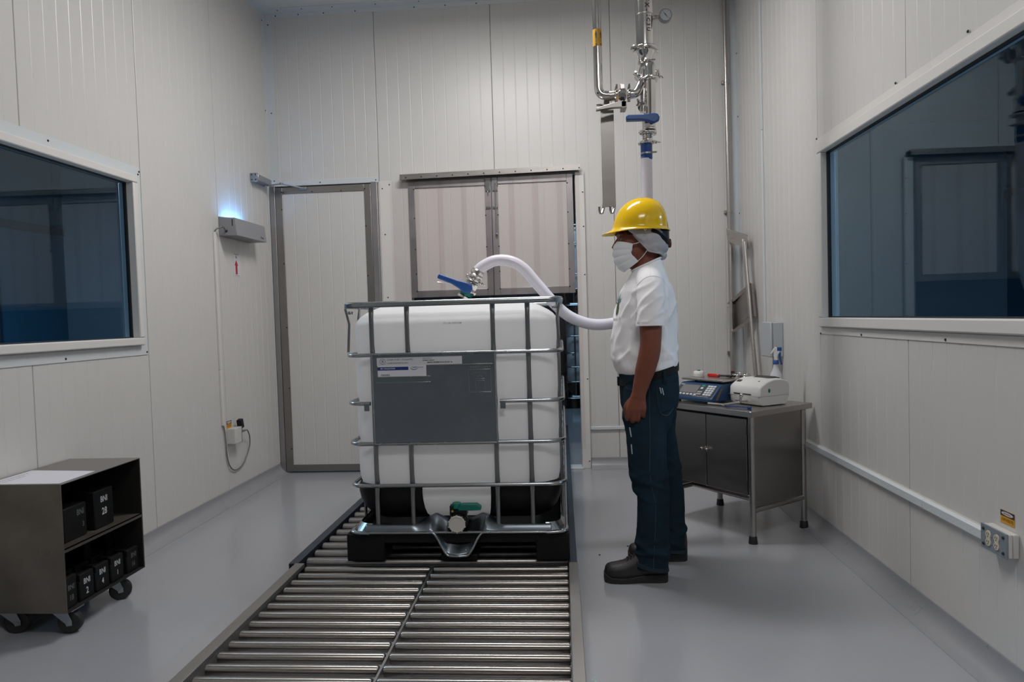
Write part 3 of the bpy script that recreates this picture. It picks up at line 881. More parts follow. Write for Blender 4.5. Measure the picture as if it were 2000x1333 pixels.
    for x in (-0.372, -0.207, 0.187, 0.345):
        bar(x, -0.588, -Y1); bar(x, 0.588, Y1, 0.145)
    for y in (-0.42, -0.21, 0.0, 0.21, 0.42):
        bar(-0.480, y, -X1); bar(0.480, y, X1)
    for cx, cy in ((-0.468, -0.575), (0.468, -0.575), (0.468, 0.575), (-0.468, 0.575)):
        MB().box(cx - 0.012, cx + 0.012, cy - 0.012, cy + 0.012, 1.145, 1.158).lathe([(0.008, 0), (0.008, 0.008), (0.004, 0.012)], (cx, cy - 0.012, 1.151), -Y1, 8).build('corner_bracket', 'galvanised_tube', t, bevel=0.002, **B)
        MB().tube([(cx * 1.045, cy * 1.035, 1.17), (cx * 1.02, cy * 1.01, 1.10), (cx * 1.035, cy * 1.02, 0.97)], 0.006, 8).build('corner_strut', 'galvanised_bar', t, smooth=60, **B)
    # base tray: rolled steel rim with a pouring lip at the valve
    def lip(x):
        u = abs(x + 0.0)
        if u < 0.04: return 0.034
        if u > 0.118: return 0.137
        s_ = (u - 0.04) / 0.078
        s_ = s_ * s_ * (3 - 2 * s_)
        return 0.034 + 0.103 * s_
    def inner(x):
        u = abs(x)
        if u > 0.19: return 0.168
        k = math.cos(u / 0.19 * PI / 2)
        return 0.168 + 0.035 * (1 - abs(u - 0.11) / 0.08) * (abs(u - 0.11) < 0.08) - 0.0 * k - (0.05 * max(0, 1 - u / 0.05))
    mb = MB(); xs = [-0.43 + 0.86 * i / 96 for i in range(97)]
    rows = []
    NV = 9
    for x in xs:
        zi, zl = inner(x), lip(x); u = abs(x)
        k_ = max(0.0, min(1.0, (u - 0.15) / 0.06)); yi = -0.53 - 0.066 * k_ * k_ * (3 - 2 * k_); yl = -0.618 if u > 0.118 else -0.618 - 0.02 * (1 - u / 0.118)
        col = []
        for j in range(NV + 1):
            s_ = j / NV
            y = yi + (yl - yi) * s_
            if u > 0.118: z = zi - (zi - zl) * (s_ ** 2.2)
            else: z = zi + (zl - zi) * (s_ ** 0.8) + 0.006 * math.sin(s_ * 9) * (1 - s_)
            col.append(V((x, y, z)))
        rows.append(col)
    mb.loft(rows, False)
    tr = mb.build('pouring_tray', 'galvanised', t, smooth=60, **B)
    so = tr.modifiers.new('solid', 'SOLIDIFY'); so.thickness = 0.0025; so.offset = 1
    # rim bead follows the lip
    bead = [V((x, (-0.618 if abs(x) > 0.118 else -0.618 - 0.02 * (1 - abs(x) / 0.118)), lip(x))) for x in xs]
    cr = rrect(0.495, 0.618, 0.075, 7)
    side = [V((x, y, 0.137)) for x, y in cr]
    r_part = [p for p in side if p.x > 0.43 or p.y > 0]      # around the back
    around = sorted([p for p in side], key=lambda p: 0)
    i0 = max(range(len(side)), key=lambda i: side[i].x - side[i].y * 0.5 if side[i].y < -0.6 else -9)
    loop = [side[(i0 + i) % len(side)] for i in range(len(side))]
    loop = [p for p in loop if not (p.y < -0.617 and abs(p.x) < 0.425)]
    full_loop = bead + loop
    MB().tube(full_loop, 0.006, 8, closed=True).build('rim_bead', 'galvanised_tube', t, smooth=60, **B)
    # tray wall behind the bead
    mb = MB()
    o1 = rrect(0.494, 0.612, 0.075, 7); o2 = rrect(0.47, 0.585, 0.07, 7)
    keep = []
    for i in range(len(o1)):
        j = (i + 1) % len(o1)
        seg = [V((*o1[i], 0.135)), V((*o1[j], 0.135)), V((*o2[j], 0.172)), V((*o2[i], 0.172))]
        if (seg[0].y < -0.58 and seg[1].y < -0.58 and abs(seg[0].x - seg[1].x) > 0.3): continue
        mb.add(seg, [(0, 1, 2, 3)])
    o = mb.build('tray_rim', 'galvanised_tube', t, smooth=60, **B)
    for sx_ in (-1, 1):
        MB().tube(catmull([(sx_ * 0.493, -0.545, 0.138), (sx_ * 0.488, -0.60, 0.140), (sx_ * 0.455, -0.618, 0.139), (sx_ * 0.405, -0.62, 0.137)], 4), 0.012, 10, flat=0.7).ball((sx_ * 0.475, -0.612, 0.145), 0.010, 0.008, 0.006, 10, 6).build('corner_clip', 'galvanised_tube', t, smooth=60, **B)
    for sx_ in (-1, 1):
        MB().ball((sx_ * 0.035, -0.612, 0.055), 0.004, 0.004, 0.003, 8, 6).build('tray_rivet', 'galvanised_tube', t, smooth=60, **B)
    if not full: return t
    # placard
    pl = MB().box(-0.372, 0.199, -0.616, -0.612, 0.540, 0.962)
    plate = pl.build('placard', 'galvanised', t, bevel=0.001, **B)
    fr = MB()
    fr.tube([(-0.365, -0.617, 0.547), (0.193, -0.617, 0.547)], 0.006, 8)
    fr.tube([(-0.372, -0.617, 0.958), (0.2, -0.617, 0.958)], 0.006, 8)
    fr.tube([(0.195, -0.617, 0.55), (0.195, -0.617, 0.955)], 0.003, 8)
    fr.tube([(-0.366, -0.617, 0.55), (-0.366, -0.617, 0.955)], 0.003, 8)
    fr.build('folded_edge', 'galvanised_tube', plate, smooth=60, **B)
    em = MB()
    # label slot and embossed frame
    em.box(-0.112, 0.186, -0.620, -0.616, 0.902, 0.9065)
    for z in (0.853, 0.827): em.box(-0.352, -0.100, -0.6185, -0.616, z, z + 0.003)
    for q in ((0.074, 0.176, 0.878, 0.881), (0.074, 0.176, 0.776, 0.779), (0.074, 0.0765, 0.776, 0.881), (0.1735, 0.176, 0.776, 0.881), (0.104, 0.146, 0.836, 0.8385), (0.104, 0.146, 0.828, 0.8305), (0.104, 0.106, 0.785, 0.828), (0.144, 0.146, 0.785, 0.828)):
        em.box(q[0], q[1], -0.6175, -0.616, q[2], q[3])
    em.tube([(0.113, -0.6165, 0.846), (0.125, -0.6165, 0.852), (0.137, -0.6165, 0.846)], 0.0014, 6)
    text(em, '1800 kg max', 0.0125, (0.125, -0.6172, 0.865), X1, Z1)
    dashes(em, 0.095, 0.006, (0.13, -0.6172, 0.892), X1, Z1, 9, 4)
    em.build('embossing', 'galvanised_tube', plate, bevel=0.0006, **B)
    lab = MB().box(-0.345, 0.046, -0.6172, -0.616, 0.906, 0.942).build('paper_label', 'label_white', plate, label='long white label along the top of the plate', **B)
    tx = MB(); U, W = X1, Z1; yq = -0.6176
    tx.tube([(-0.318 + 0.0125 * math.cos(a), yq, 0.925 + 0.0125 * math.sin(a)) for a in [2 * PI * i / 24 for i in range(24)]], 0.0007, 5, closed=True)
    text(tx, 'X', 0.019, (-0.318, yq, 0.9245), U, W)
    text(tx, '31HA1/Y/07 17/USA/MC', 0.0125, (-0.298, yq, 0.932), U, W, 'LEFT', sx=0.95)
    text(tx, '+AA4853/3600/2000 kg 1040 L', 0.0078, (-0.298, yq, 0.917), U, W, 'LEFT')
    text(tx, '2017/U017', 0.0095, (-0.133, yq, 0.9345), U, W, 'LEFT')
    dashes(tx, 0.055, 0.0045, (-0.105, yq, 0.9265), U, W, 7, 5)
    text(tx, '000AZC.08 BMKCR.3A 372 021 26', 0.0092, (-0.113, yq, 0.9165), U, W, 'LEFT', bold=0.0003, sx=0.86)
    tx.build('lettering', 'ink', lab, smooth=0, **B)
    l2 = MB().box(-0.342, -0.118, -0.6186, -0.6174, 0.856, 0.906).build('paper_label', 'paper', plate, label='white order label with a blue band', **B)
    MB().box(-0.342, -0.200, -0.6192, -0.6186, 0.885, 0.900).build('label_band', 'label_blue', l2, **B)
    tx = MB(); text(tx, 'IBC COLLECTION', 0.0085, (-0.3285, -0.6196, 0.8925), U, W, 'LEFT', bold=0.0002)
    tx.build('lettering', 'paper', l2, smooth=0, **B)
    tx = MB(); text(tx, 'ORDER', 0.011, (-0.328, -0.6190, 0.8625), U, W, 'LEFT', bold=0.0003, spacing=1.25)
    tx.build('lettering', 'ink', l2, smooth=0, **B)
    tx = MB(); text(tx, 'TICKET', 0.008, (-0.172, -0.6190, 0.896), U, W, bold=0.0002)
    text(tx, 'SERVICE', 0.0075, (-0.158, -0.6190, 0.8955), U, W, 'LEFT')
    tx.tube([(-0.173 + 0.018 * math.cos(a), -0.6190, 0.897 + 0.011 * math.sin(a)) for a in [PI * (1.0 + 0.9 * i / 14) for i in range(15)]], [0.0004 + 0.0011 * math.sin(PI * i / 14) for i in range(15)], 6)
    tx.build('emblem', 'ink_blue', l2, smooth=0, **B)
    tx = MB(); text(tx, '17-1-06-7203-208', 0.0118, (0.0, -0.5725, 1.091), U, W, bold=0.0001)
    tx.build('stamped_number', 'ink_grey', tank, smooth=0, **B)
    # outlet valve
    cx, cz = 0.0, 0.178
    vb = MB().lathe([(0.035, 0.0), (0.04, 0.02), (0.044, 0.05), (0.047, 0.055), (0.047, 0.075), (0.043, 0.078), (0.043, 0.1)], (cx, -0.52, cz), -Y1, 28)
    vb.box(cx - 0.028, cx + 0.042, -0.60, -0.55, cz + 0.03, cz + 0.056)
    vb.box(cx - 0.036, cx - 0.02, -0.60, -0.56, cz + 0.035, cz + 0.075)
    valve = vb.build('outlet_valve', 'black_plastic', t, smooth=40, bevel=0.001, **B)
    cap = MB().lathe([(0.036, 0.0), (0.0385, 0.002), (0.0385, 0.014), (0.0345, 0.017), (0.033, 0.0165), (0.0325, 0.0145), (0.004, 0.0145)], (cx - 0.001, -0.612, cz - 0.001), -Y1, 32)
    for k in range(10):
        a = 2 * PI * k / 10 + PI / 2
        cap.cbox((cx - 0.001 + 0.0375 * math.cos(a), -0.6215, cz - 0.001 + 0.0375 * math.sin(a)), (0.008, 0.016, 0.0042), Matrix.Rotation(-a, 3, 'Y'))
    cap.build('screw_cap', 'cap_white', valve, smooth=35, label='white notched screw cap', **B)
    hn = MB().lathe([(0.022, 0.0), (0.022, 0.022), (0.019, 0.025), (0.004, 0.025)], (cx - 0.005, -0.58, cz + 0.062), Z1, 20)
    hn.prism([(0.0, 0.0), (0.012, 0.024), (0.025, 0.027), (0.088, 0.027), (0.108, 0.013), (0.108, 0.0), (0.06, -0.002)], (cx + 0.0, -0.602, cz + 0.056), X1, Z1, Y1 * 0.036)
    hn.box(cx - 0.032, cx - 0.005, -0.596, -0.565, cz + 0.058, cz + 0.072)
    hn.build('valve_handle', 'green_plastic', valve, bevel=0.003, label='green lever handle', **B)
    MB().ball((cx - 0.022, -0.607, cz + 0.053), 0.006, 0.006, 0.006, 10, 8).build('lock_pin', 'yellow_pin', valve, smooth=180, label='small yellow lock pin', **B)
    return t

main_tote = tote((-0.495, 3.665, 0.12), 'caged white liquid tote on a black pallet, standing on the rollers beside the man', full=True)
back = tote((0.55, 9.6, 0.0), 'caged tote seen through the clear curtain, lower of the two', group=None, full=False)
def copy_tree(o, parent=None):
    c = o.copy(); COL.objects.link(c); c.parent = parent
    for ch in list(o.children): copy_tree(ch, c)
    return c
b2 = copy_tree(back); b2.location = (0.55, 9.6, 1.224); b2['label'] = 'caged tote seen through the clear curtain, stacked on another tote'

# ------------------------------------------------------------------ clamps, valves, hose
def clamp(parent, c, axis, r, nut, name='pipe_clamp', wdt=0.016, m='chrome', nutlen=0.04):
    """two-bolt tri clamp: ring of V section, hinge lug on one side, wing nut on the other"""
    c = V(c); ax = V(axis).normalized(); nd = V(nut); nd = (nd - ax * nd.dot(ax)).normalized(); td = ax.cross(nd)
    h = wdt / 2
    mb = MB().lathe([(r * 0.94, -h * 1.1), (r * 1.14, -h), (r * 1.3, -h * 0.45), (r * 1.3, h * 0.45), (r * 1.14, h), (r * 0.94, h * 1.1)], c, ax, 28)
    R = Matrix((nd, td, ax)).transposed()
    mb.cbox(c + nd * r * 1.36, (r * 0.3, 0.016, wdt * 0.8), R)
    mb.cbox(c - nd * r * 1.36, (r * 0.3, 0.018, wdt * 0.9), R)
    o = mb.build(name, m, parent, smooth=35, bevel=0.001)
    q = c + nd * r * 1.42
    nb = MB().tube([q - td * 0.016, q + td * nutlen * 0.8], 0.0035, 8)
    nb.lathe([(0.0075, 0), (0.0075, 0.01)], q + td * 0.012, td, 8)
    for s_ in (-1, 1):
        nb.tube([q + td * 0.016, q + td * 0.024 + nd * s_ * 0.008, q + td * 0.036 + nd * s_ * 0.013], [0.004, 0.005, 0.0055], 8, flat=0.6)
    nb.build('wing_nut', m, o, smooth=40)
    return o

def lever(parent, piv, dr, nrm, L, w0, w1, th, m, name='valve_handle', grip=True):
    """tapered lever handle: flat sides face nrm"""
    piv = V(piv); dr = V(dr).normalized(); nrm = V(nrm).normalized(); up = dr.cross(nrm).normalized()
    poly = [(-w0 * 0.55, -w0 * 0.35), (-w0 * 0.6, w0 * 0.05), (-w0 * 0.4, w0 * 0.42), (0, w0 * 0.5), (L * 0.4, w0 * 0.36), (L * 0.97, w1 * 0.5 + w0 * 0.10), (L, w1 * 0.3), (L, -w1 * 0.4), (L * 0.95, -w1 * 0.5), (L * 0.5, -w1 * 0.5), (L * 0.25, -w0 * 0.36), (0.0, -w0 * 0.62)]
    mb = MB().prism(poly, piv - nrm * th / 2, dr, up, nrm * th)
    return mb.build(name, m, parent, bevel=min(th, w1) * 0.28, bseg=3, smooth=40)

# filling valve on the tote neck
fv = thing('filling_valve', 'steel butterfly valve with a blue handle standing on the tote filling neck', 'valve', (-0.505, 3.62, 1.335))
A = V((0.50, 0.0, 0.866)).normalized()
base = V((-0.512, 3.62, 1.339))
def fp(h): return base + A * h
MB().lathe([(0.040, 0.0), (0.040, 0.012), (0.03, 0.016), (0.026, 0.03), (0.026, 0.05)], base, A, 24).build('ferrule', 'chrome', fv, smooth=40)
MB().lathe([(0.036, 0.0), (0.036, 0.02), (0.032, 0.022)], fp(0.028) - A * 0.01, A, 24).build('neck_ring', 'green_plastic', fv, smooth=40, label='green sealing collar')
clamp(fv, fp(0.045), A, 0.03, (-0.866, -0.3, 0.5))
MB().lathe([(0.026, 0.0), (0.035, 0.004), (0.037, 0.012), (0.037, 0.034), (0.035, 0.04), (0.026, 0.046)], fp(0.055), A, 8).build('valve_body', 'chrome', fv, smooth=30, bevel=0.002)
clamp(fv, fp(0.112), A, 0.031, (0.866, -0.2, -0.5), wdt=0.018)
clamp(fv, fp(0.134), A, 0.0315, (-0.6, -0.8, 0.3), wdt=0.018)
MB().lathe([(0.028, 0), (0.036, 0.002), (0.036, 0.02), (0.034, 0.022), (0.03, 0.026)], fp(0.143), A, 24).build('hose_collar', 'chrome', fv, smooth=35)
hv = lever(fv, fp(0.075) - V((0.012, 0.055, 0.012)), (-0.90, 0.0, 0.38), (0, -1, 0), 0.165, 0.052, 0.022, 0.026, 'blue_plastic')
hv['label'] = 'blue lever handle'
MB().tube(catmull([fp(0.075) - V((0.03, 0.04, 0.02)), fp(0.075) + V((-0.09, -0.04, 0.012)), fp(0.075) + V((-0.168, -0.04, 0.024))], 5), 0.0045, 8, flat=0.5).build('release_lever', 'chrome', fv, smooth=60)
MB().cyl(fp(0.075), fp(0.075) - Y1 * 0.05, 0.012, 14).build('valve_stem', 'chrome', fv, smooth=50)

# hose: white, fine ribs
hp = catmull([fp(0.15), fp(0.172), (-0.391, 3.62, 1.512), (-0.333, 3.62, 1.533), (-0.26, 3.62, 1.527), (-0.19, 3.62, 1.486), (-0.112, 3.62, 1.392), (-0.025, 3.625, 1.288), (0.045, 3.64, 1.226), (0.135, 3.66, 1.186), (0.225, 3.68, 1.176), (0.32, 3.69, 1.193),
              (0.405, 3.70, 1.245), (0.452, 3.70, 1.35), (0.470, 3.70, 1.50), (0.474, 3.70, 1.70), (0.476, 3.70, 1.88), (0.4775, 3.70, 2.06)], 40)
# resample evenly
def resample(pts, step):
    out = [pts[0].copy()]; acc = 0
    for a, b in zip(pts[:-1], pts[1:]):
        L = (b - a).length; d = step - acc
        while d <= L and L > 0:
            out.append(a.lerp(b, d / L)); d += step
        acc = (acc + L) % step
    return out
hs = resample(hp, 0.0042)
rad = [0.0295 + (0.0011 if i % 2 else 0.0) * (1.0 if (h.z > 1.75 or h.x < -0.36) else 0.45) for i, h in enumerate(hs)]
hose = MB().tube(hs, rad, 22).build('transfer_hose', 'hose_white', None, smooth=70)
tag(hose, 'white ribbed hose arching from the tote valve to the hanging steel pipes', 'hose')

# ------------------------------------------------------------------ overhead pipework
pw = thing('pipework', 'polished steel process pipes with clamps, filter and gauge hanging from the ceiling', 'pipes', (0.35, 3.7, 3.7))
YP = 3.70
path = fillet([(0.233, YP, ZC), (0.234, YP, 2.392), (0.30, YP, 2.392)], 0.085, 10)
MB().tube(fillet([(0.234, YP, ZC), (0.234, YP, 2.392), (0.325, YP, 2.392)], 0.09, 12), 0.0235, 20).build('pipe', 'chrome', pw, smooth=60)
MB().tube([(0.288, YP - 0.001, 2.388), (0.316, YP - 0.001, 2.39)], 0.027, 20).build('ferrule', 'steel', pw, smooth=40)
MB().tube(fillet([(0.385, YP, 2.392), (0.43, YP, 2.392), (0.475, YP + 0.02, 2.47)], 0.07, 10) + [V((0.478, YP + 0.025, 2.50))], 0.0235, 20).build('elbow', 'chrome', pw, smooth=60)
MB().lathe([(0.024, 0), (0.03, 0.004), (0.03, 0.036), (0.024, 0.04)], (0.338, YP, 2.392), X1, 10).build('valve_body', 'chrome', pw, smooth=30, bevel=0.002)
MB().box(0.347, 0.371, YP - 0.012, YP + 0.012, 2.42, 2.446).build('valve_bonnet', 'steel', pw, bevel=0.002)
MB().cyl((0.36, YP, 2.37), (0.36, YP, 2.32), 0.012, 12).build('valve_stem', 'rubber', pw, smooth=50)
clamp(pw, (0.326, YP, 2.392), X1, 0.026, (0.0, -0.25, 1), wdt=0.018)
clamp(pw, (0.392, YP, 2.392), X1, 0.026, (0.0, -0.25, 1), wdt=0.018)
MB().box(0.322, 0.332, YP - 0.035, YP - 0.028, 2.352, 2.378).build('hang_tag', 'yellow_sticker', pw, label='small yellow tag')
# grey lever of the cross valve
lv = MB().prism([(0.01, -0.012), (0.012, 0.018), (-0.01, 0.022), (-0.06, 0.012), (-0.145, -0.010), (-0.145, -0.022), (-0.06, -0.012)], (0.36, YP - 0.075, 2.318), X1, Z1, Y1 * 0.03)
lv.prism([(0.0, 0.01), (0.0, 0.016), (-0.1, 0.014), (-0.115, 0.024), (-0.14, 0.026), (-0.14, 0.022), (-0.11, 0.018)], (0.36, YP - 0.03, 2.318), X1, Z1, Y1 * 0.03)
lv.box(0.345, 0.373, YP - 0.075, YP + 0.012, 2.302, 2.338)
lv.build('valve_handle', 'steel_door', pw, bevel=0.002, label='bare steel lever')
# filter housing
fx = 0.482
MB().lathe([(0.046, 0.0), (0.046, ZC - 2.635)], (fx, YP, 2.635), Z1, 36).build('filter_housing', 'chrome', pw, smooth=60)
MB().lathe([(0.0466, 0), (0.0466, 0.006)], (fx, YP, 2.795), Z1, 36, caps=False).build('band', 'steel', pw, smooth=60)
clamp(pw, (fx, YP, 2.622), Z1, 0.052, (-0.92, -0.4, 0), wdt=0.022)
MB().lathe([(0.05, 0.0), (0.046, -0.012), (0.038, -0.028), (0.036, -0.04), (0.036, -0.052), (0.022, -0.06)], (fx, YP, 2.612), Z1, 28).build('reducer', 'chrome', pw, smooth=50)
clamp(pw, (fx - 0.003, YP, 2.553), Z1, 0.028, (0.3, -0.9, 0), wdt=0.016)
MB().tube([(fx - 0.004, YP, 2.552), (fx - 0.006, YP + 0.01, 2.44)], 0.017, 16).build('pipe', 'chrome', pw, smooth=60)
# gauge
MB().tube([(fx + 0.044, YP, 2.784), (0.556, YP, 2.784)], 0.0105, 12).tube([(0.534, YP, 2.784), (0.55, YP, 2.784)], 0.013, 6).build('gauge_stem', 'steel', pw, smooth=40)
g = MB().lathe([(0.030, 0.012), (0.034, 0.010), (0.034, -0.016), (0.031, -0.019), (0.029, -0.016)], (0.59, YP - 0.01, 2.784), Y1, 32).build('pressure_gauge', 'grey_metal', pw, smooth=35)
MB().lathe([(0.0288, 0.0), (0.0288, 0.002)], (0.59, YP - 0.0285, 2.784), Y1, 32).build('dial_face', 'box_grey', g, smooth=35)
nd = MB().prism([(-0.014, 0.018), (0.0, 0.003), (0.010, -0.016), (-0.002, -0.001)], (0.591, YP - 0.0292, 2.784), X1, Z1, -Y1 * 0.001)
for k in range(9):
    a = math.radians(225 - 270 * k / 8)
    nd.cbox((0.59 + 0.024 * math.cos(a), YP - 0.0292, 2.784 + 0.024 * math.sin(a)), (0.005, 0.0008, 0.0012), Matrix.Rotation(-a, 3, 'Y'))
nd.build('needle', 'ink', g)
# handwriting on the housing: curved decal letters
def curved_text(s, size, cx, cy, r, z, a0, m, parent, name='lettering', rot=True, bold=0.0004):
    vs, fs = text_shape(s, size, 'CENTER', bold)
    pts = []
    for p in vs:
        u, v_ = (p.x, p.y)
        if rot: u, v_ = v_, -u       # reads downwards
        a = a0 + u / r
        pts.append(V((cx + (r + 0.0008) * math.sin(a), cy - (r + 0.0008) * math.cos(a), z + v_)))
    return MB().add(pts, fs).build(name, m, parent, smooth=0)
curved_text('Y X -', 0.034, fx, YP, 0.046, 2.84, 0.22, 'ink_red', pw, bold=0.0006)
curved_text('I C 3 U', 0.028, fx, YP, 0.046, 2.742, 0.34, 'ink_red', pw, bold=0.0005)
# direction sticker
def curved_patch(poly, cx, cy, r, z, a0, m, parent, name, seg=10):
    mb = MB()
    for q in poly:
        (u0, v0, u1, v1, u2, v2, u3, v3) = q
        n = seg
        L = []; H = []
        for i in range(n + 1):
            s_ = i / n
            ua = u0 + (u1 - u0) * s_; va = v0 + (v1 - v0) * s_
            ub = u3 + (u2 - u3) * s_; vb = v3 + (v2 - v3) * s_
            L.append(V((cx + r * math.sin(a0 + ua / r), cy - r * math.cos(a0 + ua / r), z + va)))
            H.append(V((cx + r * math.sin(a0 + ub / r), cy - r * math.cos(a0 + ub / r), z + vb)))
        mb.loft([L, H], False)
    return mb.build(name, m, parent, smooth=60)
st = curved_patch([(-0.036, -0.044, 0.036, -0.044, 0.036, 0.044, -0.036, 0.044)], 0.2337, YP, 0.0241, 2.693, 0, 'yellow_sticker', pw, 'flow_sticker', 24)
ar = []
for u in (-0.0085, 0.0195):
    ar += [(u - 0.0065, 0.012, u + 0.0065, 0.012, u, 0.036, u, 0.036), (u - 0.0032, -0.006, u + 0.0032, -0.006, u + 0.0032, 0.014, u - 0.0032, 0.014), (u - 0.0035, -0.042, u + 0.0035, -0.042, u + 0.0035, -0.032, u - 0.0035, -0.032)]
curved_patch(ar, 0.2337, YP, 0.0246, 2.693, 0, 'ink', st, 'arrow_print', 4)
for u in (-0.0085, 0.0195):
    curved_patch([(u - 0.0022, v0 - 0.0012, u + 0.0022, v0 - 0.0012, u + 0.0022, v0 + 0.0012, u - 0.0022, v0 + 0.0012) for v0 in (-0.012, -0.0165, -0.021, -0.0255)], 0.2337, YP, 0.0246, 2.693, 0, 'ink', st, 'small_print', 3)
# front loop down to the blue valve
lx = 0.502
MB().tube(fillet([(0.47, YP + 0.03, 2.475), (0.478, YP + 0.02, 2.532), (lx, YP - 0.03, 2.535), (lx, YP - 0.045, 2.44)], 0.045, 10), 0.0275, 22).build('elbow', 'chrome', pw, smooth=60)
clamp(pw, (0.458, YP + 0.02, 2.475), (0.6, 0, 0.8), 0.03, (-0.8, -0.4, 0.6), wdt=0.018)
clamp(pw, (lx + 0.015, YP + 0.045, 2.50), (0.3, 1, 0.1), 0.03, (1, 0, 0.25), wdt=0.016)
MB().tube([(lx, YP - 0.045, 2.46), (0.500, YP - 0.03, 2.26)], 0.0265, 22).build('pipe', 'chrome', pw, smooth=60)
clamp(pw, (lx, YP - 0.044, 2.452), (0, 0, 1), 0.031, (-0.7, -0.7, 0), wdt=0.018)
MB().tube([(0.478, YP + 0.02, 2.47), (0.47, YP + 0.02, 2.30)], 0.02, 16).build('pipe', 'chrome', pw, smooth=60)
clamp(pw, (0.482, YP + 0.03, 2.325), (0.45, 0.3, 0.85), 0.034, (-1, -0.2, 0.1), wdt=0.02)
bx = 0.492
MB().lathe([(0.028, 0.0), (0.034, 0.006), (0.036, 0.014), (0.036, 0.055), (0.034, 0.062), (0.028, 0.068)], (bx, YP - 0.02, 2.195), Z1, 8).build('valve_body', 'chrome', pw, smooth=30, bevel=0.002)
bh = lever(pw, (0.512, YP - 0.072, 2.242), (-1, 0, 0.03), (0, -1, 0), 0.145, 0.046, 0.024, 0.03, 'blue_plastic')
bh['label'] = 'dark blue lever handle'
MB().tube([(0.50, YP - 0.06, 2.232), (0.37, YP - 0.055, 2.236)], 0.005, 8, flat=0.5).build('release_lever', 'rubber', pw, smooth=60)
MB().cyl((0.505, YP - 0.02, 2.24), (0.505, YP - 0.07, 2.24), 0.012, 14).build('valve_stem', 'chrome', pw, smooth=50)
for z in (2.263, 2.198): MB().lathe([(0.028, -0.006), (0.037, -0.004), (0.037, 0.004), (0.028, 0.006)], (bx, YP - 0.02, z), Z1, 26).build('flange', 'chrome', pw, smooth=35)
clamp(pw, (0.487, YP - 0.012, 2.182), Z1, 0.035, (-0.8, -0.6, 0), wdt=0.018)
MB().lathe([(0.026, 0.0), (0.0285, -0.004), (0.0255, -0.010), (0.0285, -0.016), (0.0255, -0.022), (0.0285, -0.028), (0.026, -0.036)], (0.484, YP - 0.01, 2.172), Z1, 26).build('bellows', 'chrome', pw, smooth=50)
clamp(pw, (0.481, YP - 0.005, 2.132), Z1, 0.031, (0.85, -0.5, 0), wdt=0.016)
MB().lathe([(0.031, 0.0), (0.031, -0.075), (0.029, -0.082), (0.029, -0.084)], (0.4785, YP, 2.126), Z1, 26).build('hose_cuff', 'blue_cuff', pw, smooth=50, label='glossy blue hose cuff')
MB().lathe([(0.0315, 0.004), (0.0325, 0.004), (0.0325, -0.004), (0.0315, -0.004)], (0.4785, YP, 2.076), Z1, 26).tube([(0.505, YP - 0.022, 2.078), (0.528, YP - 0.03, 2.076)], 0.0045, 8).build('hose_band', 'steel', pw, smooth=40)
# hanging hook strap
hk = MB().box(0.243, 0.313, YP + 0.03, YP + 0.036, 1.808, 2.335)
hk.box(0.262, 0.292, YP + 0.03, YP + 0.036, 2.33, 2.40)
for xa in (0.249, 0.307):
    hk.tube([(xa, YP + 0.033, 1.83), (xa - 0.002, YP + 0.033, 1.80), (xa - 0.012, YP + 0.012, 1.772), (xa - 0.022, YP - 0.006, 1.768), (xa - 0.028, YP - 0.014, 1.786), (xa - 0.028, YP - 0.014, 1.806)], (0.0075), 4, flat=0.5, ref=X1)
hk.build('hook_strap', 'steel_door', pw, bevel=0.001, label='long flat steel strap ending in two hooks')
# ------------------------------------------------------------------ wall fittings, door wall
dc = thing('door_closer', 'small grey door closer in the corner with a folding arm to the door', 'door closer', (-2.31, 5.30, 2.36))
MB().box(XL + 0.001, XL + 0.062, 5.12, 5.36, 2.335, 2.385).build('closer_body', 'closer_grey', dc, bevel=0.006)
MB().box(XL + 0.001, XL + 0.058, 5.105, 5.125, 2.325, 2.392).build('end_cap', 'closer_grey', dc, bevel=0.003)
screws(dc, [(XL + 0.015, 5.105, z) for z in (2.34, 2.378)] + [(XL + 0.045, 5.105, z) for z in (2.34, 2.378)], -Y1)
MB().cyl((XL + 0.035, 5.30, 2.335), (XL + 0.035, 5.30, 2.322), 0.012, 14).build('pivot', 'closer_grey', dc)
MB().tube([(XL + 0.035, 5.30, 2.328), (-2.20, 5.36, 2.352)], 0.008, 10, flat=0.6).tube([(-2.20, 5.36, 2.352), (-2.055, 5.425, 2.325)], 0.006, 10).lathe([(0.012, -0.006), (0.012, 0.01)], (-2.20, 5.36, 2.352), Z1, 12).build('arm', 'closer_grey', dc, smooth=40)
MB().box(-2.08, -2.02, YB - 0.062, YB - 0.0425, 2.312, 2.333).lathe([(0.009, 0), (0.009, 0.008)], (-2.05, YB - 0.062, 2.322), -Y1, 10).build('arm_shoe', 'closer_grey', dc, bevel=0.002)

it = thing('insect_trap', 'grey metal insect light trap glowing blue at its top, on the wall', 'insect trap', (XL, 4.85, 1.93))
tb = MB(); ya, yb = 4.585, 5.06
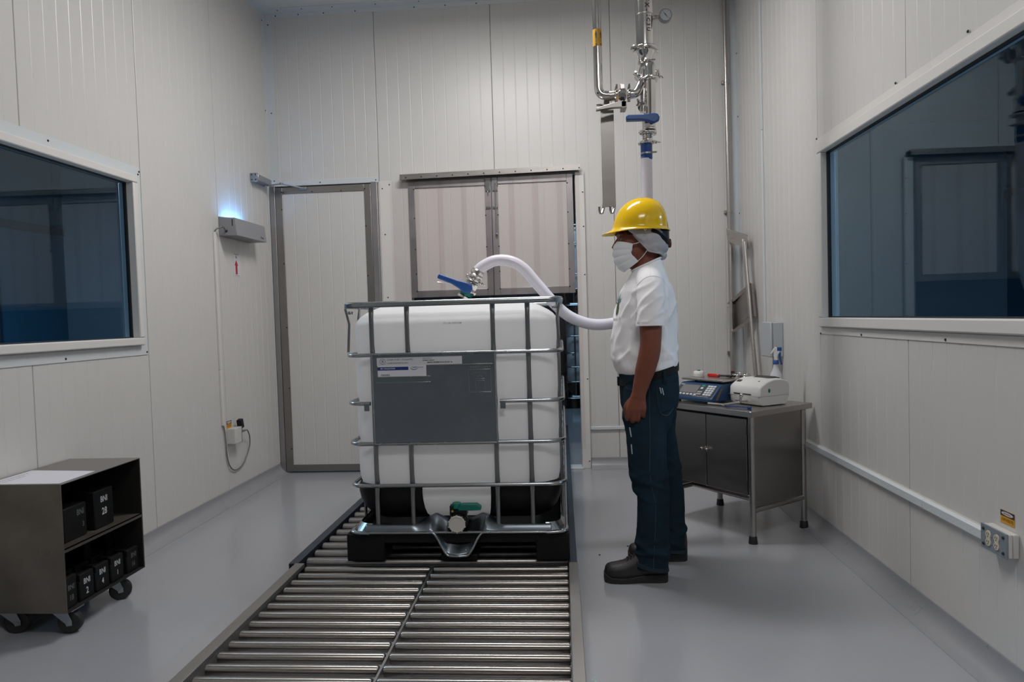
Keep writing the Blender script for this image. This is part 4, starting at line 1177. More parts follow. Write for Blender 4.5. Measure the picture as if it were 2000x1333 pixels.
# open topped tray: back, bottom, front, two ends
tb.box(XL + 0.0005, XL + 0.006, ya, yb, 1.850, 1.985)
tb.box(XL + 0.006, XL + 0.128, ya + 0.003, yb - 0.003, 1.852, 1.856)
fp_ = [(XL + 0.128, 1.852), (XL + 0.131, 1.852), (XL + 0.118, 1.972), (XL + 0.115, 1.972)]
tb.prism(fp_, (0, ya, 0), X1, Z1, Y1 * (yb - ya))
ep = [(XL + 0.003, 1.856), (XL + 0.128, 1.852), (XL + 0.117, 1.972), (XL + 0.003, 1.985)]
tb.prism(ep, (0, ya, 0), X1, Z1, Y1 * 0.003); tb.prism(ep, (0, yb - 0.003, 0), X1, Z1, Y1 * 0.003)
tb.prism([(XL + 0.07, 1.9725), (XL + 0.117, 1.9715), (XL + 0.117, 1.974), (XL + 0.07, 1.9755)], (0, ya, 0), X1, Z1, Y1 * (yb - ya))
tb.build('housing', 'grey_metal', it, bevel=0.0012)
MB().cyl((XL + 0.045, ya + 0.06, 1.945), (XL + 0.045, yb - 0.14, 1.945), 0.010, 14).build('ultraviolet_tube', 'uv_glow', it)
MB().box(XL + 0.03, XL + 0.06, ya + 0.03, ya + 0.06, 1.93, 1.96).box(XL + 0.03, XL + 0.06, yb - 0.14, yb - 0.11, 1.93, 1.96).build('tube_holder', 'frame_white', it)
MB().box(XL + 0.096, XL + 0.103, ya - 0.0012, ya + 0.001, 1.918, 1.962).build('end_slot', 'dark_gap', it)
MB().lathe([(0.009, 0), (0.009, 0.006), (0.005, 0.012)], (XL + 0.055, ya, 1.884), -Y1, 12).build('cable_gland', 'rubber', it)
tx = MB()
a_ = math.atan2(0.013, 0.12)
tx.tube(catmull([(XL + 0.130, 4.965, 1.872), (XL + 0.1285, 4.973, 1.890), (XL + 0.130, 4.980, 1.872), (XL + 0.1295, 4.988, 1.880), (XL + 0.130, 4.994, 1.870), (XL + 0.1295, 5.002, 1.880), (XL + 0.130, 5.012, 1.872)], 5), 0.0016, 6, flat=0.5)
tx.build('lettering', 'ink', it, smooth=0)

sk = MB().box(XL + 0.0005, XL + 0.0022, 4.778, 4.882, 1.585, 1.752).build('sticker', 'label_white', None)
tag(sk, 'small white sticker with a red up arrow under the insect trap', 'sticker')
pr = MB(); flat_poly(pr, [(4.803, 1.600), (4.833, 1.600), (4.833, 1.664), (4.846, 1.664), (4.818, 1.703), (4.790, 1.664), (4.803, 1.664)], (XL + 0.0026, 0, 0), Y1, Z1)
pr.build('red_arrow', 'red_arrow', sk, smooth=0)
pr = MB().tube([(XL + 0.0026, 4.81, 1.727), (XL + 0.0026, 4.827, 1.723)], 0.004, 8, flat=0.2)
for q in (((4.812, 1.727), (4.806, 1.738)), ((4.82, 1.726), (4.830, 1.737)), ((4.815, 1.722), (4.808, 1.715)), ((4.822, 1.721), (4.828, 1.713))):
    pr.tube([(XL + 0.0026, *q[0]), (XL + 0.0026, *q[1])], 0.0011, 5, flat=0.3)
dashes(pr, 0.07, 0.006, (XL + 0.0026, 4.825, 1.745), Y1, Z1, 8, 2)
dashes(pr, 0.07, 0.004, (XL + 0.0026, 4.827, 1.593), Y1, Z1, 9, 3)
pr.build('insect_print', 'ink', sk, smooth=0)

tk = thing('cable_trunking', 'thin white vertical cable cover strip running down from the insect trap', 'cable cover', (XL, 4.49, 0.54))
MB().box(XL + 0.001, XL + 0.014, 4.498, 4.524, 0.93, 1.87).build('cover_length', 'frame_white', tk, bevel=0.002)
MB().box(XL + 0.001, XL + 0.015, 4.498, 4.525, 0.545, 0.927).build('cover_length', 'frame_white', tk, bevel=0.002)
cd = MB().tube(catmull([(XL + 0.055, ya - 0.012, 1.884), (XL + 0.06, ya - 0.05, 1.905), (XL + 0.045, 4.545, 1.905), (XL + 0.02, 4.515, 1.89), (XL + 0.008, 4.51, 1.868)], 8), 0.0045, 8).tube(
    catmull([(XL + 0.008, 4.512, 0.547), (XL + 0.010, 4.525, 0.50), (XL + 0.010, 4.535, 0.42), (XL + 0.010, 4.55, 0.30), (XL + 0.012, 4.60, 0.225), (XL + 0.012, 4.68, 0.205), (XL + 0.014, 4.78, 0.235), (XL + 0.018, 4.865, 0.33), (XL + 0.03, 4.85, 0.41), (XL + 0.05, 4.78, 0.465), (XL + 0.065, 4.735, 0.475)], 8), 0.0045, 8).build('power_cord', 'cord_grey', it, smooth=60, label='thin grey cord looping below the outlet')
ob = thing('power_outlet', 'white surface outlet box with a grey face and plugs, under the insect trap', 'outlet', (XL, 4.62, 0.46))
MB().box(XL + 0.001, XL + 0.062, 4.568, 4.664, 0.405, 0.512).build('back_box', 'outlet_box', ob, bevel=0.003)
MB().box(XL + 0.002, XL + 0.0625, 4.664, 4.672, 0.402, 0.515).build('face_plate', 'outlet_plate', ob, bevel=0.002)
MB().cbox((XL + 0.035, 4.69, 0.475), (0.03, 0.035, 0.03)).tube([(XL + 0.04, 4.70, 0.475), (XL + 0.06, 4.735, 0.475)], [0.012, 0.006], 10).build('plug', 'cord_grey', ob, bevel=0.004)
MB().cbox((XL + 0.045, 4.685, 0.53), (0.035, 0.04, 0.065), Matrix.Rotation(0.25, 3, 'X')).build('plug_adapter', 'black_plastic', ob, bevel=0.004, label='black plug adapter tilted on top')
def warn(o, U, N, wdt, hgt, label):
    o = V(o); U = V(U); N = V(N)
    mb = MB().prism([(-wdt / 2, -hgt / 2), (wdt / 2, -hgt / 2), (wdt / 2, hgt / 2), (-wdt / 2, hgt / 2)], o, U, Z1, N * 0.001)
    s_ = mb.build('warning_sticker', 'orange_sticker', None)
    tag(s_, label, 'sticker')
    b = MB(); q = o + N * 0.0013
    # black header with an open oval
    n = 24; out = [(-wdt / 2, hgt * 0.06), (wdt / 2, hgt * 0.06), (wdt / 2, hgt / 2), (-wdt / 2, hgt / 2)]
    flat_poly(b, out, q, U, Z1); b.build('black_header', 'ink', s_, smooth=0)
    e = MB(); flat_poly(e, [(wdt * 0.42 * math.cos(2 * PI * i / n), hgt * 0.28 + hgt * 0.15 * math.sin(2 * PI * i / n)) for i in range(n)], q + N * 0.0003, U, Z1)
    e.build('oval', 'label_white', s_, smooth=0)
    t_ = MB(); dashes(t_, wdt * 0.5, hgt * 0.13, q + N * 0.0006 + Z1 * hgt * 0.28, U, Z1, 7, 6); t_.build('small_print', 'ink_orange', s_, smooth=0)
    t_ = MB(); text(t_, '110 VOLTS', hgt * 0.30, q + N * 0.0003 - Z1 * hgt * 0.2, U, Z1, bold=0.0004, sx=0.95); t_.build('lettering', 'ink_orange', s_, smooth=0)
    return s_
warn((XL + 0.0005, 4.607, 0.538), Y1, X1, 0.07, 0.05, 'small orange voltage sticker above the outlet box under the insect trap')

# ------------------------------------------------------------------ wall fittings, table wall
tr_ = thing('cable_trunking', 'white horizontal cable trunking along the wall beside the work table', 'cable cover', (XR, 3.2, 0.455))
def trunk(ya_, yb_):
    mb = MB().prism([(0, 0.434), (-0.014, 0.434), (-0.018, 0.438), (-0.018, 0.467), (-0.008, 0.474), (0, 0.474)], (XR - 0.0005, ya_, 0), X1, Z1, Y1 * (yb_ - ya_))
    return mb.build('cover_length', 'trim_white', tr_, smooth=20)
trunk(2.338, 2.745); trunk(2.747, 4.35)
MB().box(XR - 0.003, XR - 0.0005, 2.338, 4.35, 0.434, 0.478).build('base_strip', 'frame_white', tr_)
ro = thing('power_outlet', 'white double outlet box with a blue grey face, at the end of the horizontal trunking', 'outlet', (XR, 2.27, 0.467))
MB().box(XR - 0.034, XR - 0.0205, 2.205, 2.335, 0.429, 0.505).build('front_box', 'outlet_box', ro, bevel=0.003)
MB().box(XR - 0.019, XR - 0.001, 2.205, 2.335, 0.429, 0.505).build('back_box', 'outlet_box', ro, bevel=0.003)
fpm = MB().box(XR - 0.040, XR - 0.034, 2.204, 2.337, 0.427, 0.507).build('face_plate', 'outlet_plate', ro, bevel=0.002)
screws(ro, [(XR - 0.040, y, z) for y in (2.22, 2.32) for z in (0.442, 0.492)], -X1)
for y in (2.2515, 2.2935):
    q = MB()
    for dz in (0.0125, -0.0125): q.lathe([(0.0125, 0), (0.0125, 0.003)], (XR - 0.040, y, 0.467 + dz), -X1, 20)
    q.box(XR - 0.0425, XR - 0.040, y - 0.0095, y + 0.0095, 0.457, 0.477)
    sck = q.build('socket', 'outlet_ivory', fpm, smooth=35)
    h = MB()
    for dz in (0.0125, -0.0125):
        for dy, hh in ((-0.0045, 0.006), (0.0045, 0.007)): h.box(XR - 0.0438, XR - 0.0432, y + dy - 0.001, y + dy + 0.001, 0.467 + dz - hh / 2 + 0.002, 0.467 + dz + hh / 2 + 0.002)
        h.lathe([(0.002, 0), (0.002, 0.0007)], (XR - 0.0432, y, 0.467 + dz - 0.006), -X1, 8)
    h.build('slots', 'ink', sck)
warn((XR - 0.0005, 2.262, 0.541), -Y1, -X1, 0.068, 0.042, 'small orange voltage sticker above the double outlet by the horizontal trunking')
jb = thing('switch_box', 'grey wall cabinet box on the wall above the printer, below the vertical trunking', 'box', (XR, 4.53, 1.04))
MB().box(XR - 0.066, XR - 0.001, 4.438, 4.628, 0.928, 1.146).build('cabinet', 'box_grey', jb, bevel=0.004)
MB().box(XR - 0.082, XR - 0.067, 4.434, 4.632, 0.924, 1.150).build('lid', 'box_grey', jb, bevel=0.006)
MB().tube(catmull([(XR - 0.04, 4.50, 0.93), (XR - 0.045, 4.48, 0.86), (XR - 0.03, 4.50, 0.80), (XR - 0.012, 4.51, 0.70)], 6), 0.006, 8).tube(catmull([(XR - 0.045, 4.47, 0.93), (XR - 0.05, 4.44, 0.87), (XR - 0.03, 4.49, 0.82)], 6), 0.006, 8).build('cable', 'rubber', jb, smooth=60)
vt = thing('cable_trunking', 'thin white vertical trunking rising from the grey switch box to the ceiling', 'cable cover', (XR, 4.80, 2.4))
MB().box(XR - 0.013, XR - 0.0005, 4.79, 4.815, 1.0, 2.45).build('cover_length', 'trim_white', vt, bevel=0.002)
MB().box(XR - 0.013, XR - 0.0005, 4.79, 4.815, 2.452, ZC - 0.04).build('cover_length', 'trim_white', vt, bevel=0.002)
hc = MB().box(0.214, XR - 0.06, YB - 0.016, YB - 0.0005, 0.308, 0.334).build('cable_trunking', 'trim_white', None, bevel=0.003)
tag(hc, 'thin white horizontal trunking low on the wall beside the curtain opening', 'cable cover')
vp = thing('steel_conduit', 'tall thin steel tube standing in the corner from floor to ceiling', 'pipe', (1.335, 5.43, 0.0))
MB().cyl((1.333, 5.435, 0.0), (1.318, 5.435, ZC), 0.016, 16).build('tube', 'steel', vp, smooth=60)
for z in (0.9, 2.0, 3.0):
    x = 1.333 - 0.015 * z / ZC
    MB().lathe([(0.0165, -0.012), (0.019, -0.012), (0.019, 0.012), (0.0165, 0.012)], (x, 5.435, z), Z1, 16).box(x - 0.03, x + 0.03, 5.452, 5.478, z - 0.012, z + 0.012).build('tube_clip', 'steel', vp, bevel=0.001)

# folded steel trestle leaning in the corner
lf_ = thing('steel_trestle', 'folded steel trestle frame of thin tubes leaning in the corner behind the table', 'trestle', (1.2, 4.95, 0.0))
bA, tA = V((1.378, 4.74, 0.0)), V((1.338, 5.10, 1.745))
bB, tB = V((1.290, 5.20, 0.0)), V((1.312, 5.34, 1.79))
def on(a, b, t): return a.lerp(b, t)
MB().tube([bA, tA], 0.0125, 12).build('rail_tube', 'steel', lf_, smooth=60)
MB().tube([bA + V((-0.022, -0.02, 0)), tA + V((0.0, -0.045, -0.02))], 0.0125, 12).build('rail_tube', 'steel', lf_, smooth=60)
MB().tube([bB, tB], 0.0125, 12).build('rail_tube', 'steel', lf_, smooth=60)
MB().tube([bB + V((-0.03, -0.04, 0)), tB + V((-0.012, -0.03, -0.04))], 0.0125, 12).build('rail_tube', 'steel', lf_, smooth=60)
hA0, hA1, hB0, hB1 = tA + V((0.03, -0.06, -0.075)), tA + V((0.03, -0.02, 0.03)), tB + V((-0.03, 0.02, 0.075)), tB + V((-0.03, -0.02, -0.03))
dh = V((-0.006, -0.02, -0.008))
hd_ = MB().add([hA0, hA1, hB0, hB1, hA0 + dh, hA1 + dh, hB0 + dh, hB1 + dh],
               [(0, 1, 2, 3), (7, 6, 5, 4), (0, 4, 5, 1), (1, 5, 6, 2), (2, 6, 7, 3), (3, 7, 4, 0)])
hd_.build('head_plate', 'steel', lf_, bevel=0.003)
c0, c1 = on(bA, tA, 0.745), on(bB, tB, 0.655)
d0 = (tA - bA).normalized()
q = []
for p, s_ in ((c0 + V((0.02, -0.02, 0)), 1), (c1 + V((-0.02, 0, 0)), -1)):
    MB().tube([p - d0 * 0.12, p + d0 * 0.12], 0.017, 4).build('bracket_side', 'steel', lf_, smooth=30)
for k in (-0.115, 0.115):
    MB().tube([c0 + d0 * k + V((0.02, -0.02, 0)), c1 + d0 * k + V((-0.02, 0, 0))], 0.015, 4).build('cross_bar', 'steel', lf_, smooth=30)
MB().add([c0 - d0 * 0.11 + V((0, 0.02, 0)), c0 + d0 * 0.11 + V((0, 0.02, 0)), c1 + d0 * 0.11 + V((0, 0.02, 0)), c1 - d0 * 0.11 + V((0, 0.02, 0)),
          c0 - d0 * 0.11 + V((0, 0.023, 0)), c0 + d0 * 0.11 + V((0, 0.023, 0)), c1 + d0 * 0.11 + V((0, 0.023, 0)), c1 - d0 * 0.11 + V((0, 0.023, 0))],
         [(0, 1, 2, 3), (7, 6, 5, 4), (0, 4, 5, 1), (1, 5, 6, 2), (2, 6, 7, 3), (3, 7, 4, 0)]).build('bracket_plate', 'steel_door', lf_)
for a_, b_ in ((bA, tA), (bB, tB)):
    MB().lathe([(0.017, 0), (0.017, 0.03), (0.014, 0.032)], (a_.x, a_.y, 0.0), Z1, 12).build('rubber_foot', 'rubber', lf_)
for p in (bA + V((-0.022, -0.02, 0)), bB + V((-0.03, -0.04, 0))):
    MB().lathe([(0.017, 0), (0.017, 0.03), (0.014, 0.032)], (p.x, p.y, 0.0), Z1, 12).build('rubber_foot', 'rubber', lf_)

# ------------------------------------------------------------------ weight cart
ct = thing('weight_cart', 'worn steel cart on black casters holding black test weights, under the window', 'cart', (-2.16, 2.79, 0.0))
x0, x1, y0, y1, z0, z1 = -2.333, -1.985, 2.535, 3.045, 0.105, 0.624
MB().box(x0, x1, y0, y0 + 0.004, z0, z1).build('side_panel', 'steel_cart', ct, bevel=0.0015)
MB().box(x0, x1, y1 - 0.004, y1, z0, z1).build('side_panel', 'steel_cart', ct, bevel=0.0015)
MB().box(x0, x1, y0 + 0.004, y1 - 0.004, z1 - 0.004, z1).build('top_panel', 'cart_top', ct, bevel=0.001)
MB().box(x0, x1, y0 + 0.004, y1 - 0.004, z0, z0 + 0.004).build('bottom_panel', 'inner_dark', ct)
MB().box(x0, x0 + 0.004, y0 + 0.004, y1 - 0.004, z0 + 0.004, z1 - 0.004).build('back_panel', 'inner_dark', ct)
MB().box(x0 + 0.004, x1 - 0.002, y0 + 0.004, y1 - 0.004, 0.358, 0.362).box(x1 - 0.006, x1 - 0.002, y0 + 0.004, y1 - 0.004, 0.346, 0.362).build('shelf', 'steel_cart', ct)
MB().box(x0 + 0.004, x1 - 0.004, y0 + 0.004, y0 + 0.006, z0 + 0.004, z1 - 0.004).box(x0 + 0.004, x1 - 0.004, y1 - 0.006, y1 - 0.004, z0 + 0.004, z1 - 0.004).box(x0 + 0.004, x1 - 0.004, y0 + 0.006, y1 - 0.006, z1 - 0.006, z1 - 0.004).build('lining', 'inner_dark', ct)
wd = MB()
for x in (-2.10, -2.055, -2.02): wd.box(x - 0.009, x + 0.009, y0 - 0.0018, y0, 0.348, 0.358)
wd.build('weld_mark', 'steel_cart', ct, bevel=0.001)
def caster(x, y, ang):
    c = V((x, y, 0.046)); d = V((math.cos(ang), math.sin(ang), 0))   # wheel axis
    f = V((-d.y, d.x, 0))
    wl = MB().lathe([(0.012, -0.016), (0.040, -0.016), (0.046, -0.010), (0.046, 0.010), (0.040, 0.016), (0.012, 0.016)], c, d, 28)
    root = MB().box(x - 0.035, x + 0.035, y - 0.035, y + 0.035, 0.099, 0.105)
    piv = c - f * 0.026
    for s_ in (-1, 1):
        o_ = c + d * s_ * 0.020
        root.prism([(0.012, -0.010), (0.012, 0.008), (-0.005, 0.054), (-0.062, 0.054), (-0.05, 0.04), (-0.012, 0.0), (-0.008, -0.012)], o_, f, Z1, d * (0.003 * s_))
        root.lathe([(0.007, 0), (0.007, 0.006)], o_, d * s_, 8)
    root.lathe([(0.022, -0.006), (0.026, 0.0)], (piv.x, piv.y, 0.099), Z1, 14)
    r_ = root.build('caster', 'closer_grey', ct, bevel=0.001)
    wl.build('wheel', 'rubber', r_, smooth=40)
caster(-2.022, 2.60, math.radians(-75))
caster(-2.245, 2.60, math.radians(-68))
caster(-2.032, 2.93, math.radians(-60))
caster(-2.27, 2.98, math.radians(-100))
pp = MB().add([(-2.312, 2.545, 0.6246), (-1.998, 2.545, 0.6246), (-2.005, 2.765, 0.6246), (-2.316, 2.795, 0.6246), (-2.312, 2.545, 0.6252), (-1.998, 2.545, 0.6252), (-2.005, 2.765, 0.6252), (-2.316, 2.795, 0.6252)],
              [(3, 2, 1, 0), (4, 5, 6, 7), (0, 1, 5, 4), (1, 2, 6, 5), (2, 3, 7, 6), (3, 0, 4, 7)]).build('paper_sheet', 'paper', None)
tag(pp, 'white paper sheet lying on top of the weight cart', 'paper')
tx = MB()
for k, s_ in enumerate((0.17, 0.12)):
    dashes(tx, s_, 0.009, (-2.285 + 0.028 * k, 2.57 + s_ / 2, 0.6255), Y1, -X1, 12, k + 3)
tx.build('lettering', 'ink_grey', pp, smooth=0)
# test weights
def weight(xf, yc, z, wy, dx, hz, lines, label, handle=True, dim=False):
    """rectangular cast weight with a grip bar; front face at x = xf"""
    t = thing('test_weight', label, 'weight', (xf - dx / 2, yc, z), group=None)
    hb = hz * (0.74 if handle else 1.0)
    MB().box(xf - dx, xf, yc - wy / 2, yc + wy / 2, z, z + hb).build('body', 'weight_black', t, bevel=0.005)
    if handle:
        h = MB()
        h.box(xf - dx, xf - dx + 0.02, yc - wy / 2 + 0.002, yc + wy / 2 - 0.002, z + hb - 0.002, z + hz)
        h.box(xf - 0.02, xf, yc - wy / 2 + 0.002, yc + wy / 2 - 0.002, z + hb - 0.002, z + hz)
        h.cyl((xf - dx + 0.018, yc, z + hz - 0.012), (xf - 0.018, yc, z + hz - 0.012), 0.008, 10)
        h.build('grip', 'weight_black', t, bevel=0.003)
    tx = MB()
    for s_, sz, zz, dy in lines:
        text(tx, s_, sz, (xf + 0.0008, yc + dy, z + zz), Y1, Z1, bold=sz * 0.02, sx=0.8)
    tx.build('stencil', 'stencil_dim' if dim else 'stencil_white', t, smooth=0)
    return t
zb = z0 + 0.0045; xf = -2.003
weight(xf, 2.582, zb, 0.076, 0.11, 0.128, [('BNI', 0.029, 0.083, 0.004), ('18', 0.032, 0.040, 0.004)], 'dimly stencilled black weight BNI 18, first of the front row on the cart floor', dim=True)
weight(xf, 2.678, zb, 0.086, 0.11, 0.112, [('BNI', 0.032, 0.076, 0), ('2', 0.038, 0.034, 0)], 'black weight stencilled BNI 2, second of the front row on the cart floor')
weight(xf, 2.775, zb, 0.086, 0.11, 0.112, [('BNI', 0.032, 0.078, 0), ('4', 0.034, 0.036, 0)], 'black weight stencilled BNI 4, middle of the front row on the cart floor')
weight(xf, 2.874, zb, 0.086, 0.11, 0.112, [('BNI', 0.032, 0.078, 0), ('1', 0.03, 0.036, 0)], 'black weight stencilled BNI 1, fourth of the front row on the cart floor')
weight(xf, 2.985, zb, 0.086, 0.11, 0.106, [('BNI', 0.031, 0.074, 0.004), ('16', 0.031, 0.034, 0)], 'dimly stencilled black weight BNI 16, last of the front row on the cart floor', dim=True)
# the portal shaped weight behind
pw_ = thing('test_weight', 'tall black weight with an open square grip behind the front row of weights', 'weight', (-2.16, 2.935, zb))
MB().box(-2.195, -2.122, 2.835, 3.035, zb, zb + 0.10).build('body', 'weight_black', pw_, bevel=0.004)
MB().box(-2.190, -2.127, 2.84, 2.88, zb + 0.10, zb + 0.215).box(-2.190, -2.127, 2.99, 3.03, zb + 0.10, zb + 0.215).box(-2.190, -2.127, 2.84, 3.03, zb + 0.215, zb + 0.233).build('grip', 'weight_black', pw_, bevel=0.003)
weight(-2.035, 2.672, 0.3625, 0.135, 0.13, 0.140, [('BNI', 0.034, 0.105, 0.03), ('3', 0.030, 0.050, 0.045)], 'taller dark weight with dim stencil at the near end of the cart shelf', handle=False, dim=True)
weight(-2.03, 2.845, 0.3625, 0.125, 0.14, 0.165, [('BNI', 0.036, 0.122, 0), ('28', 0.042, 0.068, 0)], 'black weight stencilled BNI 28 standing alone mid cart shelf', handle=False)

# ------------------------------------------------------------------ steel work table
TO = V((0.979, 3.636, 0.0)); EF = V((-0.6, 0.8, 0)); ER = V((0.8, 0.6, 0))
def TP(a, b, z): return TO + EF * a + ER * b + Z1 * z
TW, TD, TH = 0.59, 0.44, 0.70
ang = math.atan2(-0.8, 0.6)
tc_ = TP(TW / 2, TD / 2, 0)
tb_ = thing('work_table', 'steel cabinet table with two dull steel doors and black rubber feet, behind the man', 'table', tuple(tc_), ang)
L = dict(world=False)
hx, hy = TW / 2, TD / 2
tt = MB().box(-hx - 0.022, hx + 0.022, -hy - 0.024, hy + 0.06, TH - 0.003, TH)
for q in ((-hx - 0.022, hx + 0.022, -hy - 0.024, -hy - 0.021), (-hx - 0.022, hx + 0.022, hy + 0.057, hy + 0.06), (-hx - 0.022, -hx - 0.019, -hy - 0.024, hy + 0.06), (hx + 0.019, hx + 0.022, -hy - 0.024, hy + 0.06)):
    tt.box(q[0], q[1], q[2], q[3], TH - 0.03, TH - 0.001)
tt.build('table_top', 'steel', tb_, bevel=0.0015, **L)
for sx_ in (-1, 1):
    for sy_ in (-1, 1):
        lg = MB().cyl((sx_ * hx, sy_ * hy, 0.03), (sx_ * hx, sy_ * hy, TH - 0.004), 0.0165, 18).build('leg', 'steel', tb_, smooth=60, **L)
        MB().lathe([(0.024, 0.0), (0.0235, 0.004), (0.020, 0.036), (0.017, 0.04)], (sx_ * hx, sy_ * hy, 0.0), Z1, 18).build('rubber_foot', 'rubber', lg, smooth=40, **L)
for s_ in (-1, 1):
    MB().cyl((s_ * hx, -hy, 0.172), (s_ * hx, hy, 0.172), 0.014, 14).build('rail', 'steel', tb_, smooth=60, **L)
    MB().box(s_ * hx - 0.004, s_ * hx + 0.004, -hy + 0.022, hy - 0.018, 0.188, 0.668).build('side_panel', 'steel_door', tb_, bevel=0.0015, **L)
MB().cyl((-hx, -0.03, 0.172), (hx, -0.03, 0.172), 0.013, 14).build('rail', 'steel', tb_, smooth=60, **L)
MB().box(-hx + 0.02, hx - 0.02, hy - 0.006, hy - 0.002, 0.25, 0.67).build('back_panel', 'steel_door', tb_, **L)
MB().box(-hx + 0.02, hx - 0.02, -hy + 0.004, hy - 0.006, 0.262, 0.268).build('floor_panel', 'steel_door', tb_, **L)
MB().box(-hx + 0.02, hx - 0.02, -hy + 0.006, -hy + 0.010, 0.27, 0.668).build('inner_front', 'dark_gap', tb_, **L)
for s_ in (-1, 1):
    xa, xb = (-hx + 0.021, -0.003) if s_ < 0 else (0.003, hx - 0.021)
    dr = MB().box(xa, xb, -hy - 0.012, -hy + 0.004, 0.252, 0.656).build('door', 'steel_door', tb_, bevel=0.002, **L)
    MB().lathe([(0.004, 0.0), (0.004, 0.01), (0.009, 0.014), (0.010, 0.02), (0.007, 0.026), (0.002, 0.027)], (s_ * 0.017, -hy - 0.012, 0.462), -Y1, 16).build('knob', 'chrome', dr, smooth=50, **L)
    for z in (0.30, 0.60):
        MB().cyl((s_ * (hx - 0.018), -hy - 0.008, z - 0.028), (s_ * (hx - 0.018), -hy - 0.008, z + 0.028), 0.0065, 10).build('hinge', 'rubber', dr, smooth=40, **L)

def T3(a, b): p = TP(a, b, 0); return p
# bench scale
sp_ = TP(0.455, 0.255, TH)
bs = thing('bench_scale', 'blue bench scale with a keypad display and steel platter on the work table', 'scale', tuple(sp_), ang)
hw = 0.152
prof = [(-0.205, 0.012), (-0.207, 0.03), (-0.120, 0.106), (-0.110, 0.109), (0.10, 0.109), (0.108, 0.10), (0.108, 0.012)]
sb = MB().prism(prof, (-hw, 0, 0), Y1, Z1, X1 * 2 * hw).build('housing', 'scale_blue', bs, bevel=0.006, bseg=3, **L)
for x in (-0.12, 0.12):
    for y in (-0.18, 0.09): MB().lathe([(0.014, 0.0), (0.014, 0.012)], (x, y, 0), Z1, 12).build('foot', 'rubber', bs, **L)
pl_ = MB().box(-0.155, 0.155, -0.115, 0.19, 0.121, 0.133).build('platter', 'steel', bs, bevel=0.003, **L)
for x in (-0.09, 0.09):
    for y in (-0.06, 0.12): MB().cyl((x, y, 0.105), (x, y, 0.122), 0.008, 10).build('post', 'rubber', bs, **L)
# sloping console: local axes along the slope
P0 = V((0, -0.207, 0.030)); P1 = V((0, -0.120, 0.106)); SW = (P1 - P0).normalized(); SN = V((0, -SW.z, SW.y)); SLn = (P1 - P0).length
def con(u, v_, d=0.0): return P0 + X1 * u + SW * v_ + SN * d
def cplate(mb, u0, u1, v0, v1, d0, d1): return mb.prism([(u0, v0), (u1, v0), (u1, v1), (u0, v1)], P0 + SN * d0, X1, SW, SN * (d1 - d0))
panel = cplate(MB(), -0.138, 0.138, 0.010, SLn - 0.012, 0, 0.0015).build('display_panel', 'scale_panel', bs, **L)
cplate(MB(), -0.118, 0.012, 0.036, SLn - 0.018, 0.0015, 0.0025).build('display', 'lcd', panel, **L)
tx = MB(); dashes(tx, 0.026, 0.008, con(-0.122, SLn - 0.018, 0.0028), X1, SW, 3, 8); tx.build('small_print', 'key_white', panel, smooth=0, **L)
tx = MB(); dashes(tx, 0.12, 0.0035, con(0.06, 0.0145, 0.002), X1, SW, 12, 9); tx.build('small_print', 'key_white', panel, smooth=0, **L)
kd = [None, None, None]
def key(u, v_, w_, h_, m):
    return cplate(MB(), u - w_ / 2, u + w_ / 2, v_ - h_ / 2, v_ + h_ / 2, 0.0015, 0.0035).build('key', m, panel, bevel=0.0006, **L)
for r_ in range(5):
    for c_ in range(3):
        key(0.078 + c_ * 0.0205, 0.030 + r_ * 0.0165, 0.0172, 0.0125, 'key_white')
for k in range(6): key(-0.125 + 0.0275 * k, 0.0245, 0.0185, 0.011, 'key_white')
key(0.036, 0.096, 0.022, 0.014, 'key_green'); key(0.034, 0.078, 0.018, 0.014, 'key_white')
for v_ in (0.032, 0.0485): key(0.036, v_, 0.036, 0.012, 'key_grey')
MB().prism([(-0.175, 0.022), (-0.155, 0.022), (-0.115, 0.082), (-0.125, 0.090)], (hw, 0, 0), Y1, Z1, X1 * 0.0012).build('rating_sticker', 'sticker_brown', bs, **L)
PZ = TH + 0.1335
def SPT(x, y): return sp_ + ER * y - EF * x          # scale local -> world
def wl(x, y, z=PZ): p = SPT(x, y); return (p.x, p.y, z)
pk = thing('press_button', 'round white puck with a green button on the scale platter', 'button', wl(-0.105, -0.02))
MB().lathe([(0.030, 0.0), (0.032, 0.004), (0.032, 0.011), (0.030, 0.012), (0.032, 0.013), (0.032, 0.028), (0.027, 0.034), (0.01, 0.035)], (0, 0, 0), Z1, 28).build('puck_body', 'printer_white', pk, smooth=40, **L)
MB().lathe([(0.010, 0.0), (0.010, 0.006), (0.008, 0.008)], (0, 0, 0.034), Z1, 16).build('button', 'green_plastic', pk, smooth=40, **L)
ctr = thing('box_cutter', 'red handled cutter lying beside the white puck on the scale platter', 'cutter', wl(-0.03, 0.03), ang)
MB().prism([(-0.045, -0.010), (0.03, -0.010), (0.045, 0.0), (0.03, 0.012), (-0.045, 0.012)], (0, 0, 0.0), X1, Y1, Z1 * 0.018).build('handle', 'red_plastic', ctr, bevel=0.004, **L)
MB().prism([(0.04, -0.006), (0.075, -0.002), (0.075, 0.004), (0.04, 0.008)], (0, 0, 0.004), X1, Y1, Z1 * 0.003).build('blade', 'chrome', ctr, **L)
plr = thing('pliers', 'black gripped pliers lying on the scale platter', 'pliers', wl(0.055, 0.03), ang)
MB().tube(catmull([(-0.045, -0.01, 0.008), (-0.01, -0.002, 0.009), (0.03, -0.014, 0.010), (0.06, -0.022, 0.008)], 5), [0.004] * 8 + [0.006] * 8, 8).tube(catmull([(-0.045, -0.006, 0.008), (-0.01, -0.002, 0.009), (0.035, 0.012, 0.010), (0.06, 0.014, 0.008)], 5), [0.004] * 8 + [0.006] * 8, 8).build('handle', 'black_plastic', plr, smooth=60, **L)
